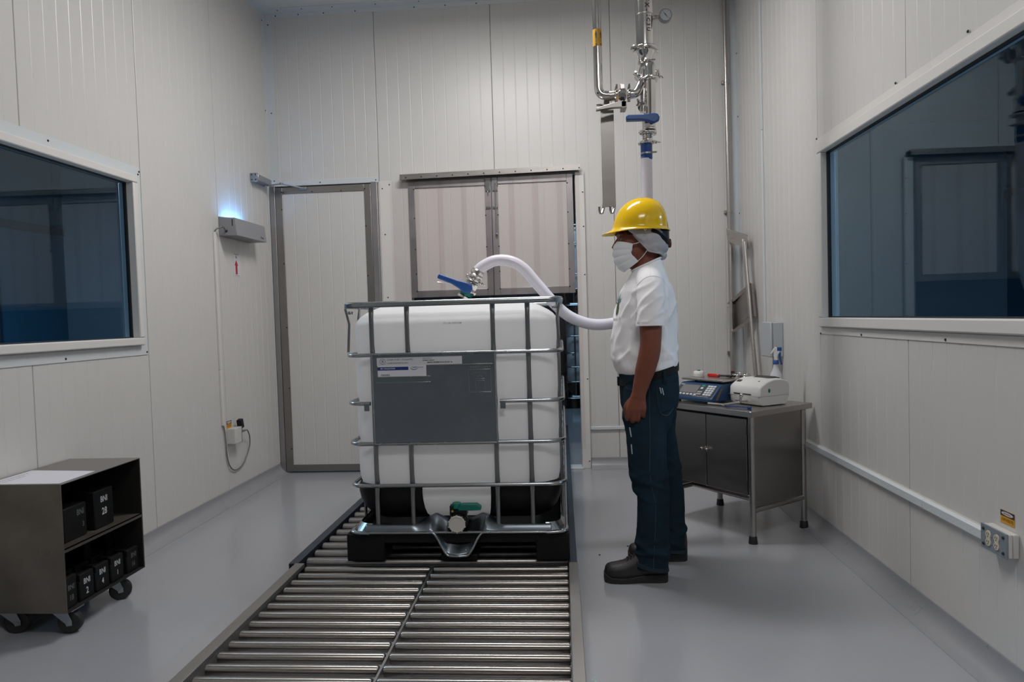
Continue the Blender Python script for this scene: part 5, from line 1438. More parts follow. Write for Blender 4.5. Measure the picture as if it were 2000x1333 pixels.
MB().prism([(-0.045, -0.012), (-0.07, -0.004), (-0.045, -0.002)], (0, 0, 0.003), X1, Y1, Z1 * 0.01).build('jaw', 'chrome', plr, bevel=0.001, **L)
def loose_clamp(name, label, loc, rz, tilt=0.0, r=0.022, group=None):
    t = thing(name, label, 'pipe fitting', loc, rz, group)
    clamp_local(t, r)
    return t
def clamp_local(t, r):
    mb = MB().lathe([(r * 0.94, -0.008), (r * 1.14, -0.0075), (r * 1.28, -0.003), (r * 1.28, 0.003), (r * 1.14, 0.0075), (r * 0.94, 0.008), (r * 0.94, -0.008)], (0, 0, 0.009), Z1, 24, caps=False)
    mb.cbox((r * 1.36, 0, 0.009), (r * 0.35, 0.016, 0.014)); mb.cbox((-r * 1.36, 0, 0.009), (r * 0.35, 0.018, 0.015))
    ring = mb.build('clamp_ring', 'chrome', t, smooth=35, bevel=0.0008, **L)
    nb = MB().tube([(r * 1.45, -0.016, 0.009), (r * 1.45, 0.03, 0.009)], 0.003, 8)
    for s_ in (-1, 1): nb.tube([(r * 1.45, 0.014, 0.009), (r * 1.45 + 0.001, 0.026, 0.009 + s_ * 0.006), (r * 1.45 + 0.002, 0.036, 0.013 + s_ * 0.010)], [0.004, 0.005, 0.0055], 8, flat=0.6)
    nb.build('wing_nut', 'chrome', ring, smooth=40, **L)
loose_clamp('pipe_clamp', 'loose steel pipe clamp at the back of the scale platter, next to the pliers', wl(0.065, 0.12), ang + 0.5)
loose_clamp('pipe_clamp', 'loose steel pipe clamp at the back of the scale platter, next to the printer', wl(0.115, 0.14), ang + 2.3)
fe = thing('pipe_ferrule', 'short copper toned pipe ferrule on the scale platter behind the pliers', 'pipe fitting', wl(0.028, 0.13), ang)
MB().lathe([(0.012, 0.0), (0.018, 0.0), (0.018, 0.004), (0.012, 0.008), (0.012, 0.03), (0.010, 0.03)], (0, 0, 0), Z1, 20).build('ferrule_body', 'knob_maroon', fe, smooth=40, **L)
# valve handle lying on the table
vh = thing('valve_lever', 'bent steel valve lever lying on the table in front of the scale', 'lever', tuple(TP(0.215, 0.045, TH)), ang)
MB().tube([(-0.11, 0.0, 0.008), (0.0, 0.0, 0.010)], 0.0075, 4).tube([(0.0, -0.004, 0.010), (0.05, 0.07, 0.022)], 0.0085, 12).build('lever_arm', 'chrome', vh, smooth=40, bevel=0.001, **L)
MB().tube([(0.05, 0.07, 0.022), (0.056, 0.08, 0.06)], 0.008, 12).ball((0.056, 0.08, 0.06), 0.011, 0.011, 0.012, 14, 8).tube([(0.015, 0.085, 0.032), (0.10, 0.072, 0.034)], 0.006, 10).build('pivot_nut', 'chrome', vh, smooth=50, **L)
pn = thing('marker_pen', 'clear marker pen with a blue end lying on the table in front of the printer', 'pen', tuple(TP(0.125, 0.052, TH)), ang + 0.12)
MB().tube([(-0.075, 0, 0.007), (0.06, 0, 0.007)], 0.007, 12).build('barrel', 'plastic_clear', pn, smooth=50, **L)
MB().tube([(-0.07, 0, 0.007), (0.055, 0, 0.007)], 0.0025, 8).build('refill', 'blue_plastic', pn, smooth=50, **L)
MB().tube([(0.061, 0, 0.0075), (0.078, 0, 0.0075)], 0.0075, 12).build('end_plug', 'blue_plastic', pn, smooth=50, **L)

# label printer
pc = TP(0.163, 0.285, TH); pang = ang - math.radians(7)
lp = thing('label_printer', 'rounded white label printer on the work table', 'printer', tuple(pc), pang)
PW, PD = 0.115, 0.105
def psec(x):
    # profile in (y,z), front is -y
    return [(-PD + 0.012, 0.004), (-PD - 0.006, 0.02), (-PD - 0.012, 0.06), (-PD - 0.008, 0.10), (-PD + 0.004, 0.112), (-PD + 0.045, 0.134), (-0.01, 0.146), (PD - 0.05, 0.145), (PD, 0.13), (PD + 0.012, 0.10), (PD + 0.006, 0.05), (PD - 0.012, 0.004)]
rings = []
for x, s_ in ((-PW, 0.93), (-PW + 0.006, 0.975), (-PW + 0.02, 1.0), (-0.04, 1.02), (0.04, 1.02), (PW - 0.02, 1.0), (PW - 0.006, 0.975), (PW, 0.93)):
    rings.append([V((x, y * s_, 0.002 + (z - 0.002) * (0.5 + 0.5 * s_))) for y, z in psec(x)])
pb_ = MB().loft(rings, True, True, True).build('printer_case', 'printer_white', lp, smooth=50, bevel=0.003, **L)
MB().box(-PW - 0.0006, PW + 0.0006, -PD - 0.0125, -PD + 0.0, 0.0535, 0.055).box(PW - 0.001, PW + 0.0012, -PD, PD, 0.0545, 0.0555).build('case_seam', 'key_grey', lp, **L)
MB().box(-0.075, 0.055, -PD - 0.0165, -PD + 0.005, 0.060, 0.066).build('label_slot', 'printer_black', lp, bevel=0.001, **L)
MB().prism([(-0.04, 0.134), (0.0, 0.1475), (0.05, 0.155), (0.085, 0.147), (0.09, 0.135)], (-0.05, 0, 0), Y1, Z1, X1 * 0.12).build('top_window', 'printer_black', lp, bevel=0.004, **L)
MB().cbox((-0.078, -0.070, 0.1285), (0.032, 0.020, 0.006), Matrix.Rotation(0.48, 3, 'X')).build('badge', 'printer_black', lp, bevel=0.001, **L)
MB().ball((0.06, -0.062, 0.1315), 0.012, 0.008, 0.003, 14, 6, Matrix.Rotation(0.48, 3, 'X')).build('feed_button', 'green_plastic', lp, smooth=180, **L)
MB().ball((PW + 0.001, -0.045, 0.085), 0.003, 0.008, 0.011, 12, 8).build('release_button', 'green_plastic', lp, smooth=180, **L)
for x in (-0.08, 0.08):
    for y in (-0.07, 0.07): MB().lathe([(0.01, 0), (0.01, 0.006)], (x, y, 0), Z1, 10).build('foot', 'rubber', lp, **L)

# spray bottle
sb_ = thing('spray_bottle', 'white spray bottle with a blue and white trigger head, behind the printer', 'bottle', tuple(TP(0.175, 0.452, TH)), math.radians(-20))
MB().lathe([(0.036, 0.0), (0.040, 0.004), (0.040, 0.11), (0.038, 0.13), (0.030, 0.155), (0.019, 0.178), (0.014, 0.195), (0.013, 0.215)], (0, 0, 0), Z1, 28).build('bottle_body', 'bottle_white', sb_, smooth=60, **L)
MB().lathe([(0.0135, 0.0), (0.0165, 0.001), (0.0165, 0.020), (0.014, 0.023)], (0, 0, 0.212), Z1, 20).build('collar', 'blue_plastic', sb_, smooth=40, **L)
MB().prism([(-0.010, 0.234), (0.012, 0.234), (0.011, 0.262), (0.028, 0.288), (0.020, 0.304), (-0.004, 0.312), (-0.030, 0.272), (-0.024, 0.266), (-0.006, 0.286), (-0.010, 0.262)], (0, -0.009, 0), X1, Z1, Y1 * 0.018).build('trigger_head', 'printer_white', sb_, bevel=0.003, **L)
MB().box(0.008, 0.034, -0.0095, 0.0095, 0.288, 0.310).prism([(0.012, 0.285), (0.028, 0.285), (0.030, 0.24), (0.036, 0.212), (0.028, 0.206), (0.020, 0.235)], (0, -0.006, 0), X1, Z1, Y1 * 0.012).build('trigger', 'blue_plastic', sb_, bevel=0.002, **L)

# ------------------------------------------------------------------ bits on the floor
tp_ = MB()
random.seed(3)
for k in range(22):
    a, b = 0.075 + random.uniform(-0.006, 0.008), 2.20 + 0.004 * k
    tp_.add([(a, b, 0.0006), (a + random.uniform(.002, .007), b + 0.001, 0.0006), (a + random.uniform(-.003, .004), b + random.uniform(.002, .007), 0.0012)], [(0, 1, 2)])
o = tp_.build('tape_remnant', 'tape_cyan', None, smooth=0); tag(o, 'ragged bit of cyan tape stuck to the floor beside the near conveyor', 'tape')
for k, (x, y) in enumerate(((0.165, 3.47), (-0.1 + 0.42, 3.6))):
    o = MB().ball((x, y, 0.0025), 0.006, 0.004, 0.0025, 8, 5).build('debris_crumb', 'debris', None, smooth=180)
    tag(o, ('dark crumb on the floor in front of the man', 'dark crumb on the floor behind the man')[k], 'crumb')
# ------------------------------------------------------------------ the man
YC = 3.28
man = thing('person', 'man in yellow hard hat, face mask, white T-shirt and jeans standing in profile', 'person', (0.42, YC, 0.0))

def fuse(mbs, voxel, smooth_it=6, sm=0.5):
    """one continuous surface from overlapping closed forms"""
    m = MB()
    for q in mbs: m.add(q.v, q.f)
    me = m.mesh('form')
    o = bpy.data.objects.new('form', me); COL.objects.link(o)
    r = o.modifiers.new('r', 'REMESH'); r.mode = 'VOXEL'; r.voxel_size = voxel; r.use_smooth_shade = True
    if smooth_it:
        s = o.modifiers.new('s', 'SMOOTH'); s.factor = sm; s.iterations = smooth_it
    dg = bpy.context.evaluated_depsgraph_get(); dg.update()
    out = bpy.data.meshes.new_from_object(o.evaluated_get(dg))
    bpy.data.objects.remove(o); bpy.data.meshes.remove(me)
    return out

def bvh_of(me): 
    return BVHTree.FromPolygons([v.co.copy() for v in me.vertices], [tuple(p.vertices) for p in me.polygons])

def el(cx, cy, cz, rx, ry, n=28, p=2.2, tilt=0.0):
    """horizontal section; tilt lowers the front (-x) side"""
    return [V((q.x, q.y, cz + (q.x - cx) * tilt)) for q in ellipse((cx, cy, cz), X1, Y1, rx, ry, n, p)]

def limb(pts, n=18, k=5):
    """pts: (x,y,z,rx,ry)"""
    P = catmull([p[:3] for p in pts], k); R = []
    for i in range(len(P)):
        t = i / k; a = int(min(t, len(pts) - 2)); f = t - a; f = f * f * (3 - 2 * f)
        R.append((pts[a][3] + (pts[a + 1][3] - pts[a][3]) * f, pts[a][4] + (pts[a + 1][4] - pts[a][4]) * f))
    return MB().tube(P, R, n, ref=X1)

def mir(pts): return [(p[0], 2 * YC - p[1]) + tuple(p[2:]) for p in pts]

# --- body: head, neck, trunk, arms, hands, legs in one skin
skull = MB().ball((0.402, YC, 1.622), 0.101, 0.077, 0.122, 24, 16)
jaw = MB().ball((0.352, YC, 1.515), 0.066, 0.058, 0.074, 20, 14, Matrix.Rotation(0.35, 3, 'Y'))
face = MB().ball((0.335, YC, 1.565), 0.058, 0.062, 0.085, 20, 14)
brow = MB().ball((0.292, YC, 1.602), 0.020, 0.050, 0.016, 16, 10)
nose = MB().tube([(0.290, YC, 1.592), (0.272, YC, 1.565), (0.262, YC, 1.545), (0.274, YC, 1.535)], [0.009, 0.011, 0.014, 0.011], 12)
lips = MB().ball((0.290, YC, 1.505), 0.014, 0.024, 0.012, 12, 8)
chin = MB().ball((0.305, YC, 1.462), 0.022, 0.026, 0.020, 12, 8)
cheeks = [MB().ball((0.318, YC + s_ * 0.040, 1.555), 0.026, 0.022, 0.024, 12, 8) for s_ in (-1, 1)]
ears = [MB().ball((0.415, YC + s_ * 0.0745, 1.568), 0.020, 0.008, 0.030, 12, 10) for s_ in (-1, 1)]
neck = limb([(0.420, YC, 1.555, 0.060, 0.060), (0.405, YC, 1.48, 0.066, 0.060), (0.412, YC, 1.41, 0.068, 0.066), (0.415, YC, 1.34, 0.075, 0.09)])
trunk = MB().loft([el(0.411, YC, 1.40, 0.072, 0.10), el(0.410, YC, 1.365, 0.092, 0.155), el(0.405, YC, 1.31, 0.108, 0.172), el(0.402, YC, 1.24, 0.124, 0.165), el(0.395, YC, 1.13, 0.132, 0.155),
                   el(0.393, YC, 1.02, 0.134, 0.153), el(0.402, YC, 0.94, 0.126, 0.155), el(0.412, YC, 0.86, 0.122, 0.158), el(0.412, YC, 0.80, 0.118, 0.155)], True, True, True)
arm_n = [(0.405, 3.120, 1.365, 0.050, 0.050), (0.402, 3.098, 1.30, 0.054, 0.050), (0.399, 3.080, 1.18, 0.050, 0.046), (0.396, 3.070, 1.10, 0.047, 0.043), (0.388, 3.070, 1.045, 0.0475, 0.042), (0.372, 3.074, 0.985, 0.0455, 0.038), (0.355, 3.078, 0.925, 0.038, 0.031), (0.341, 3.080, 0.875, 0.0325, 0.023), (0.336, 3.081, 0.85, 0.035, 0.021)]
def hand(cy, sg, dx=0.0):
    """relaxed half closed hand, back of the hand outwards; sg=-1 for the near side"""
    out = []
    # palm
    out.append(MB().loft([ellipse((0.338, cy, 0.868), X1, Y1, 0.031, 0.020, 18), ellipse((0.332, cy, 0.845), X1, Y1, 0.038, 0.0185, 18, 2.5), ellipse((0.328, cy + sg * 0.002, 0.815), X1, Y1, 0.045, 0.0165, 18, 2.8), ellipse((0.3265, cy + sg * 0.002, 0.795), X1, Y1, 0.046, 0.015, 18, 3.0)], True, True, True))
    base = [(0.290, 0.797, 0.0100, 1.0), (0.3135, 0.789, 0.0106, 1.08), (0.338, 0.790, 0.0102, 1.02), (0.3615, 0.799, 0.0090, 0.82)]
    for x, z, r_, L_ in base:
        a, b, c = 0.040 * L_, 0.024 * L_, 0.018 * L_
        p0 = V((x + (0.327 - x) * 0.15, cy - sg * 0.000, z + 0.022)); p1 = V((x, cy + sg * 0.003, z))
        p2 = p1 + V((-0.002, -sg * 0.012, -a * 0.93)); p3 = p2 + V((0.001, -sg * b * 0.85, -b * 0.25)); p4 = p3 + V((0.002, -sg * c * 0.35, c * 0.75))
        out.append(MB().tube(catmull([p0, p1, p2, p3, p4], 4), [r_ * 1.0] * 4 + [r_ * 1.12] * 2 + [r_] * 5 + [r_ * 0.95] * 3 + [r_ * 0.88] * 2 + [r_ * 0.78], 12))
    # thumb: leaves the front side of the palm near its base
    q = [V((0.326, cy - sg * 0.004, 0.855)), V((0.300, cy - sg * 0.014, 0.833)), V((0.283, cy - sg * 0.024, 0.803)), V((0.283, cy - sg * 0.032, 0.775)), V((0.287, cy - sg * 0.034, 0.757))]
    out.append(MB().tube(catmull(q, 4), [0.014] * 4 + [0.0135] * 4 + [0.0115] * 4 + [0.0105] * 3 + [0.0095, 0.008], 12))
    for q_ in out: q_.v = [p + V((dx, 0, 0)) for p in q_.v]
    return out
arm_f = [(p[0] + 0.075 * min(1, max(0, (1.3 - p[2]) / 0.4)),) + p[1:] for p in arm_n]
leg_n = [(0.41, 3.20, 0.86, 0.095, 0.075), (0.386, 3.175, 0.755, 0.085, 0.075), (0.380, 3.16, 0.653, 0.07, 0.066), (0.384, 3.15, 0.50, 0.060, 0.056), (0.40, 3.145, 0.40, 0.054, 0.052), (0.402, 3.142, 0.30, 0.056, 0.052), (0.392, 3.14, 0.18, 0.042, 0.042), (0.39, 3.14, 0.09, 0.04, 0.038)]
leg_f = [(0.42, 3.36, 0.86, 0.095, 0.075), (0.44, 3.375, 0.755, 0.085, 0.075), (0.462, 3.39, 0.63, 0.07, 0.066), (0.490, 3.40, 0.46, 0.060, 0.056), (0.506, 3.405, 0.36, 0.054, 0.052), (0.512, 3.408, 0.28, 0.055, 0.052), (0.512, 3.41, 0.16, 0.042, 0.042), (0.515, 3.41, 0.08, 0.04, 0.038)]
forms = [skull, jaw, face, brow, nose, lips, chin, neck, trunk, limb(arm_n), limb(mir(arm_f)), limb(leg_n), limb(leg_f)] + cheeks + ears + hand(3.083, -1) + hand(2 * YC - 3.083, 1, 0.075)
body = fuse(forms, 0.0048, 4, 0.5)
body_bvh = bvh_of(body)
link_mesh(body, 'body', 'skin', man, smooth=180)

# nails on the near hand are hidden by the curl; eyes, brows and hair show
for s_ in (-1, 1):
    e = MB().ball((0.296, YC + s_ * 0.033, 1.581), 0.0125, 0.0125, 0.0125, 14, 10).build('eye', 'eye_white', man, smooth=180, label='dark brown eye')
    MB().ball((0.2865, YC + s_ * 0.034, 1.581), 0.0050, 0.0065, 0.0065, 10, 8).build('iris', 'eye_dark', e, smooth=180)
    MB().tube([(0.283, YC + s_ * 0.020, 1.5845), (0.283, YC + s_ * 0.033, 1.588), (0.291, YC + s_ * 0.047, 1.5835)], 0.0028, 8).build('eyelid', 'skin', e, smooth=60)
    MB().tube(catmull([(0.2735, YC + s_ * 0.016, 1.605), (0.274, YC + s_ * 0.032, 1.611), (0.288, YC + s_ * 0.052, 1.606)], 4), [0.003, 0.0042, 0.0042, 0.004, 0.004, 0.0036, 0.003, 0.0025, 0.002], 8).build('eyebrow', 'hair_black', man, smooth=60)
hair = MB().ball((0.416, YC, 1.628), 0.102, 0.0815, 0.112, 24, 16)
link_mesh(hair.mesh('hair'), 'hair', 'hair_black', man, smooth=180)

# --- white T-shirt
def drape(me, amp, freq, sx=(1, 1, 1), seed=0.0, mask=None):
    me.calc_loop_triangles() if False else None
    n_ = [v.normal.copy() for v in me.vertices]
    for v, nn in zip(me.vertices, n_):
        p = V((v.co.x * sx[0], v.co.y * sx[1], v.co.z * sx[2])) * freq + V((seed, seed * 0.7, seed * 1.3))
        d = noise.noise(p) + 0.45 * noise.noise(p * 2.1)
        k = mask(v.co) if mask else 1.0
        v.co = v.co + nn * (amp * d * k)
tees = [MB().loft([el(0.412, YC, 1.462, 0.066, 0.074, tilt=0.42), el(0.412, YC, 1.440, 0.074, 0.092, tilt=0.30), el(0.411, YC, 1.405, 0.088, 0.135, tilt=0.12), el(0.410, YC, 1.375, 0.101, 0.168), el(0.4055, YC, 1.332, 0.120, 0.186), el(0.401, YC, 1.27, 0.137, 0.182), el(0.397, YC, 1.22, 0.144, 0.176), el(0.392, YC, 1.135, 0.151, 0.170),
                   el(0.391, YC, 1.02, 0.153, 0.170), el(0.397, YC, 0.975, 0.148, 0.170), el(0.402, YC, 0.945, 0.137, 0.163)], True, True, True)]
slv = [(0.408, 3.165, 1.400, 0.060, 0.060), (0.407, 3.118, 1.365, 0.062, 0.055), (0.403, 3.090, 1.30, 0.062, 0.056), (0.398, 3.076, 1.23, 0.060, 0.054), (0.3955, 3.070, 1.176, 0.060, 0.053)]
tees += [limb(slv, 24), limb(mir(slv), 24)]
shirt = fuse(tees, 0.0065, 5, 0.5)
def smask(c):
    return 1.0 if c.z < 1.36 else 0.35
drape(shirt, 0.0060, 7.0, (1.0, 1.0, 0.55), 3.1, smask)
drape(shirt, 0.0045, 11.0, (0.5, 1.0, 1.8), 8.4, lambda c: max(0.0, min(1.0, (1.12 - c.z) / 0.10)) * max(0.0, min(1.0, (c.z - 0.96) / 0.05)))
def creases(me, amp, ang, fa, fb, fy, seed, mask, sharp=2.5):
    n_ = [v.normal.copy() for v in me.vertices]; c, s2 = math.cos(ang), math.sin(ang)
    for v, nn in zip(me.vertices, n_):
        k = mask(v.co)
        if k <= 0: continue
        a = v.co.x * c - v.co.z * s2; b = v.co.x * s2 + v.co.z * c
        p = V((a * fa + seed, b * fb, v.co.y * fy + seed * 0.3))
        r_ = 1 - abs(noise.noise(p)) * 1.6
        v.co = v.co + nn * (amp * k * (max(0, r_) ** sharp - 0.35))
def tmask(c):
    return max(0, min(1, (1.36 - c.z) / 0.10)) * (1.0 if c.z < 1.30 else 0.8)
creases(shirt, 0.0085, math.radians(40), 15.0, 4.0, 6.0, 2.3, lambda c: tmask(c) * max(0, min(1, (c.z - 0.965) / 0.05)) if c.y > 3.135 else 0.0)
creases(shirt, 0.0065, math.radians(-30), 17.0, 5.0, 6.0, 9.1, lambda c: max(0, min(1, (1.14 - c.z) / 0.1)) * max(0, min(1, (c.z - 0.965) / 0.05)))
creases(shirt, 0.0060, math.radians(50), 26.0, 7.0, 9.0, 5.7, lambda c: max(0, min(1, (1.38 - c.z) / 0.06)) if c.y <= 3.135 and c.z > 1.16 else 0.0)
shirt_bvh = bvh_of(shirt)
so_ = link_mesh(shirt, 'shirt', 'shirt_white', man, smooth=180)
# neckband and sleeve hems
MB().tube([V((0.412 + 0.070 * math.cos(a), YC + 0.077 * math.sin(a), 1.4615 + 0.070 * math.cos(a) * 0.42)) for a in [2 * PI * i / 40 for i in range(40)]], 0.0048, 8, closed=True, flat=1.0).build('neckband', 'shirt_white', so_, smooth=60)
for s_, yy in ((-1, 3.070), (1, 2 * YC - 3.070)):
    MB().loft([ellipse((0.3955, yy, 1.194), X1, Y1, 0.0632, 0.0565, 32), ellipse((0.3955, yy, 1.174), X1, Y1, 0.0642, 0.0575, 32), ellipse((0.3955, yy, 1.174), X1, Y1, 0.0605, 0.054, 32), ellipse((0.3955, yy, 1.194), X1, Y1, 0.0595, 0.053, 32), ellipse((0.3955, yy, 1.194), X1, Y1, 0.0632, 0.0565, 32)], True, False, False).build('sleeve_hem', 'shirt_white', so_, smooth=40)

def project(pts, bvh, d, off=0.0022, start=1.0):
    """push outline points along d onto a surface"""
    d = V(d).normalized(); out = []
    for p in pts:
        hit = bvh.ray_cast(V(p) - d * start, d)
        if hit[0] is None: 
            near = bvh.find_nearest(V(p)); out.append(near[0] - d * off)
        else: out.append(hit[0] - d * off)
    return out
def seam(name, pts, bvh, d, r, m, parent, k=6):
    P = project(catmull(pts, k), bvh, d, 0.0)
    return MB().tube(P, r, 6).build(name, m, parent, smooth=60)
def patch(name, poly, bvh, d, m, parent, off=0.0022, n=10):
    """quad (4 corners) draped on the surface"""
    a, b, c, e = [V(p) for p in poly]; rows = []
    for i in range(n + 1):
        t = i / n
        row = [a.lerp(b, s / n).lerp(e.lerp(c, s / n), t) for s in range(n + 1)]
        rows.append(project(row, bvh, d, off))
    return MB().loft(rows, False).build(name, m, parent, smooth=60)
seam('shoulder_seam', [(0.345, 3.0, 1.355), (0.375, 3.0, 1.385), (0.41, 3.0, 1.395), (0.45, 3.0, 1.385), (0.487, 3.0, 1.35)], shirt_bvh, Y1, 0.0018, 'shirt_white', so_)
seam('shoulder_seam', [(0.402, 3.0, 1.40), (0.405, 3.0, 1.43), (0.408, 3.0, 1.455)], shirt_bvh, Y1, 0.0018, 'shirt_white', so_)
# emblem on the chest: crown of teal leaves over a green oval, with a line of print
D_ = V((0.80, 0.60, 0)).normalized(); UU = V((0.60, -0.80, 0)).normalized()
EC = V((0.262, 3.235, 1.268))
def emb(poly, m, name, n=8, par=None):
    q = [EC + UU * a + Z1 * b for a, b in poly]
    return patch(name, q, shirt_bvh, D_, m, par or so_, 0.003, n)
leaf = [((-0.004, 0.022), 0.5), ((0.004, 0.024), 0.1), ((0.010, 0.020), -0.4), ((0.014, 0.012), -0.9), ((-0.012, 0.020), 0.9), ((-0.016, 0.012), 1.4)]
mb = MB()
for (a, b), t in leaf:
    c_, s2 = math.cos(t + PI / 2), math.sin(t + PI / 2)
    pts = [(0.0, -0.004), (0.014, -0.004), (0.046, 0.0), (0.014, 0.004), (0.0, 0.004)]
    q = [EC + UU * (a + u * c_ - w_ * s2) + Z1 * (b + u * s2 + w_ * c_) for u, w_ in pts]
    P = project(q, shirt_bvh, D_, 0.0032); mb.add(P, [(0, 1, 4), (1, 2, 3), (1, 3, 4)])
mb.build('emblem_leaves', 'logo_teal', so_, smooth=0)
q = [EC + UU * (0.016 * math.cos(a)) + Z1 * (-0.010 + 0.034 * math.sin(a)) for a in [2 * PI * i / 20 for i in range(20)]]
P = project(q + [EC - Z1 * 0.01], shirt_bvh, D_, 0.0034)
MB().add(P, [(i, (i + 1) % 20, 20) for i in range(20)]).build('emblem_oval', 'logo_green', so_, smooth=0)
pm_ = dashes(MB(), 0.075, 0.008, (-0.024, 0.0, 0.0), X1, Y1, 7, 11); text(pm_, 'N', 0.022, (0.03, 0.003, 0), X1, Y1, bold=0.0006); vs, fs = pm_.v, pm_.f
P = project([EC + UU * (p.x * 0.8 + 0.02) + Z1 * (p.y - 0.062 + 0.0) for p in vs], shirt_bvh, D_, 0.003)
MB().add(P, fs).build('print', 'ink_grey', so_, smooth=0)

# --- jeans
hip = MB().loft([el(0.405, YC, 0.985, 0.134, 0.160), el(0.409, YC, 0.93, 0.138, 0.168), el(0.4125, YC, 0.86, 0.138, 0.172), el(0.410, YC, 0.80, 0.132, 0.170), el(0.408, YC, 0.765, 0.12, 0.16)], True, True, True)
jl_n = [(0.410, 3.195, 0.86, 0.128, 0.085), (0.388, 3.178, 0.755, 0.115, 0.088), (0.380, 3.162, 0.653, 0.091, 0.084), (0.382, 3.152, 0.511, 0.086, 0.078), (0.388, 3.148, 0.454, 0.083, 0.075), (0.400, 3.145, 0.415, 0.074, 0.071), (0.401, 3.143, 0.32, 0.072, 0.069), (0.392, 3.142, 0.193, 0.075, 0.071), (0.384, 3.141, 0.116, 0.078, 0.073), (0.384, 3.141, 0.064, 0.0765, 0.073)]
jl_f = [(0.420, 3.365, 0.86, 0.128, 0.085), (0.442, 3.378, 0.755, 0.108, 0.088), (0.460, 3.39, 0.63, 0.088, 0.082), (0.488, 3.40, 0.47, 0.084, 0.077), (0.506, 3.405, 0.38, 0.076, 0.072), (0.515, 3.408, 0.28, 0.073, 0.069), (0.512, 3.41, 0.15, 0.076, 0.070), (0.513, 3.41, 0.09, 0.080, 0.073), (0.514, 3.41, 0.052, 0.078, 0.072)]
jeans = fuse([hip, limb(jl_n, 26), limb(jl_f, 26)], 0.0062, 4, 0.5)
drape(jeans, 0.0042, 8.0, (1, 1, 0.8), 1.7)
drape(jeans, 0.0085, 12.0, (0.45, 0.6, 2.0), 5.2, lambda c: max(0.0, 1 - abs(c.z - 0.12) / 0.13) + 0.55 * max(0.0, 1 - abs(c.z - 0.43) / 0.10) + 0.3 * max(0.0, 1 - abs(c.z - 0.75) / 0.08))
def amask(c):
    return 1.0 * max(0.0, 1 - abs(c.z - 0.13) / 0.14) + 0.8 * max(0.0, 1 - abs(c.z - 0.44) / 0.12) + 0.35 * max(0.0, 1 - abs(c.z - 0.72) / 0.12)
creases(jeans, 0.013, math.radians(-68), 13.0, 4.0, 5.0, 4.4, amask, 2.0)
creases(jeans, 0.010, math.radians(-108), 15.0, 4.0, 5.0, 7.9, amask, 2.0)
jb_ = bvh_of(jeans)
je = link_mesh(jeans, 'jeans', 'denim', man, smooth=180)
for (cx, cy, cz, rx, ry, tl) in ((0.384, 3.141, 0.070, 0.080, 0.0765, -0.20), (0.514, 3.41, 0.056, 0.081, 0.0755, -0.12)):
    MB().loft([el(cx, cy, cz + 0.012, rx - 0.001, ry - 0.001, tilt=tl), el(cx, cy, cz - 0.004, rx + 0.001, ry + 0.001, tilt=tl), el(cx, cy, cz - 0.004, rx - 0.006, ry - 0.006, tilt=tl), el(cx, cy, cz + 0.012, rx - 0.006, ry - 0.006, tilt=tl), el(cx, cy, cz + 0.012, rx - 0.001, ry - 0.001, tilt=tl)], True, False, False).build('hem', 'denim_light', je, smooth=40)
seam('side_seam', [(0.390, 2.9, 0.90), (0.386, 2.9, 0.70), (0.380, 2.9, 0.50), (0.402, 2.9, 0.36), (0.392, 2.9, 0.18), (0.386, 2.9, 0.08)], jb_, Y1, 0.0014, 'denim_stitch', je)
# back pocket and front pocket curve, worn streaks
patch('back_pocket', [(0.425, 2.9, 0.905), (0.524, 2.9, 0.912), (0.518, 2.9, 0.80), (0.430, 2.9, 0.775)], jb_, (0.0, 1, 0), 'denim', je, 0.0045, 10)
seam('pocket_stitch', [(0.426, 2.9, 0.90), (0.428, 2.9, 0.83), (0.436, 2.9, 0.780), (0.470, 2.9, 0.765), (0.506, 2.9, 0.80)], jb_, Y1, 0.0026, 'denim_stitch', je)
seam('pocket_stitch', [(0.345, 2.9, 0.930), (0.315, 2.9, 0.925), (0.292, 2.9, 0.905), (0.297, 2.9, 0.885), (0.33, 2.9, 0.875)], jb_, Y1, 0.0024, 'denim_light', je)
for q in (((0.299, 0.712), (0.304, 0.670)), ((0.3035, 0.636), (0.306, 0.592)), ((0.437, 0.893), (0.443, 0.865)), ((0.447, 0.890), (0.454, 0.858))):
    (xa, za), (xb, zb_) = q
    patch('worn_streak', [(xa - 0.002, 2.9, za), (xa + 0.003, 2.9, za), (xb + 0.0025, 2.9, zb_), (xb - 0.0015, 2.9, zb_)], jb_, Y1, 'denim_white', je, 0.0055 if xa > 0.4 else 0.002, 5)
# belt
bl = MB(); n = 40
o_, i_ = [], []
for a in [2 * PI * i / n for i in range(n)]:
    o_.append((math.cos(a), math.sin(a)))
def bring(z, g): return [V((0.409 + (0.138 + g) * c, YC + (0.166 + g) * s, z + 0.035 * c)) for c, s in o_]
bl.loft([bring(0.925, 0.004), bring(0.960, 0.004), bring(0.960, -0.004), bring(0.925, -0.004), bring(0.925, 0.004)], True, False, False)
belt = bl.build('belt', 'belt_black', man, smooth=40)
MB().box(0.262, 0.270, YC - 0.022, YC + 0.022, 0.888, 0.930).build('buckle', 'belt_black', belt, bevel=0.002)
for y_, x_ in ((3.16, 0.315), (3.118, 0.46)):
    MB().box(x_ - 0.006, x_ + 0.006, y_ - 0.006, y_ + 0.004, 0.905, 0.965).build('belt_loop', 'denim', belt, bevel=0.002)

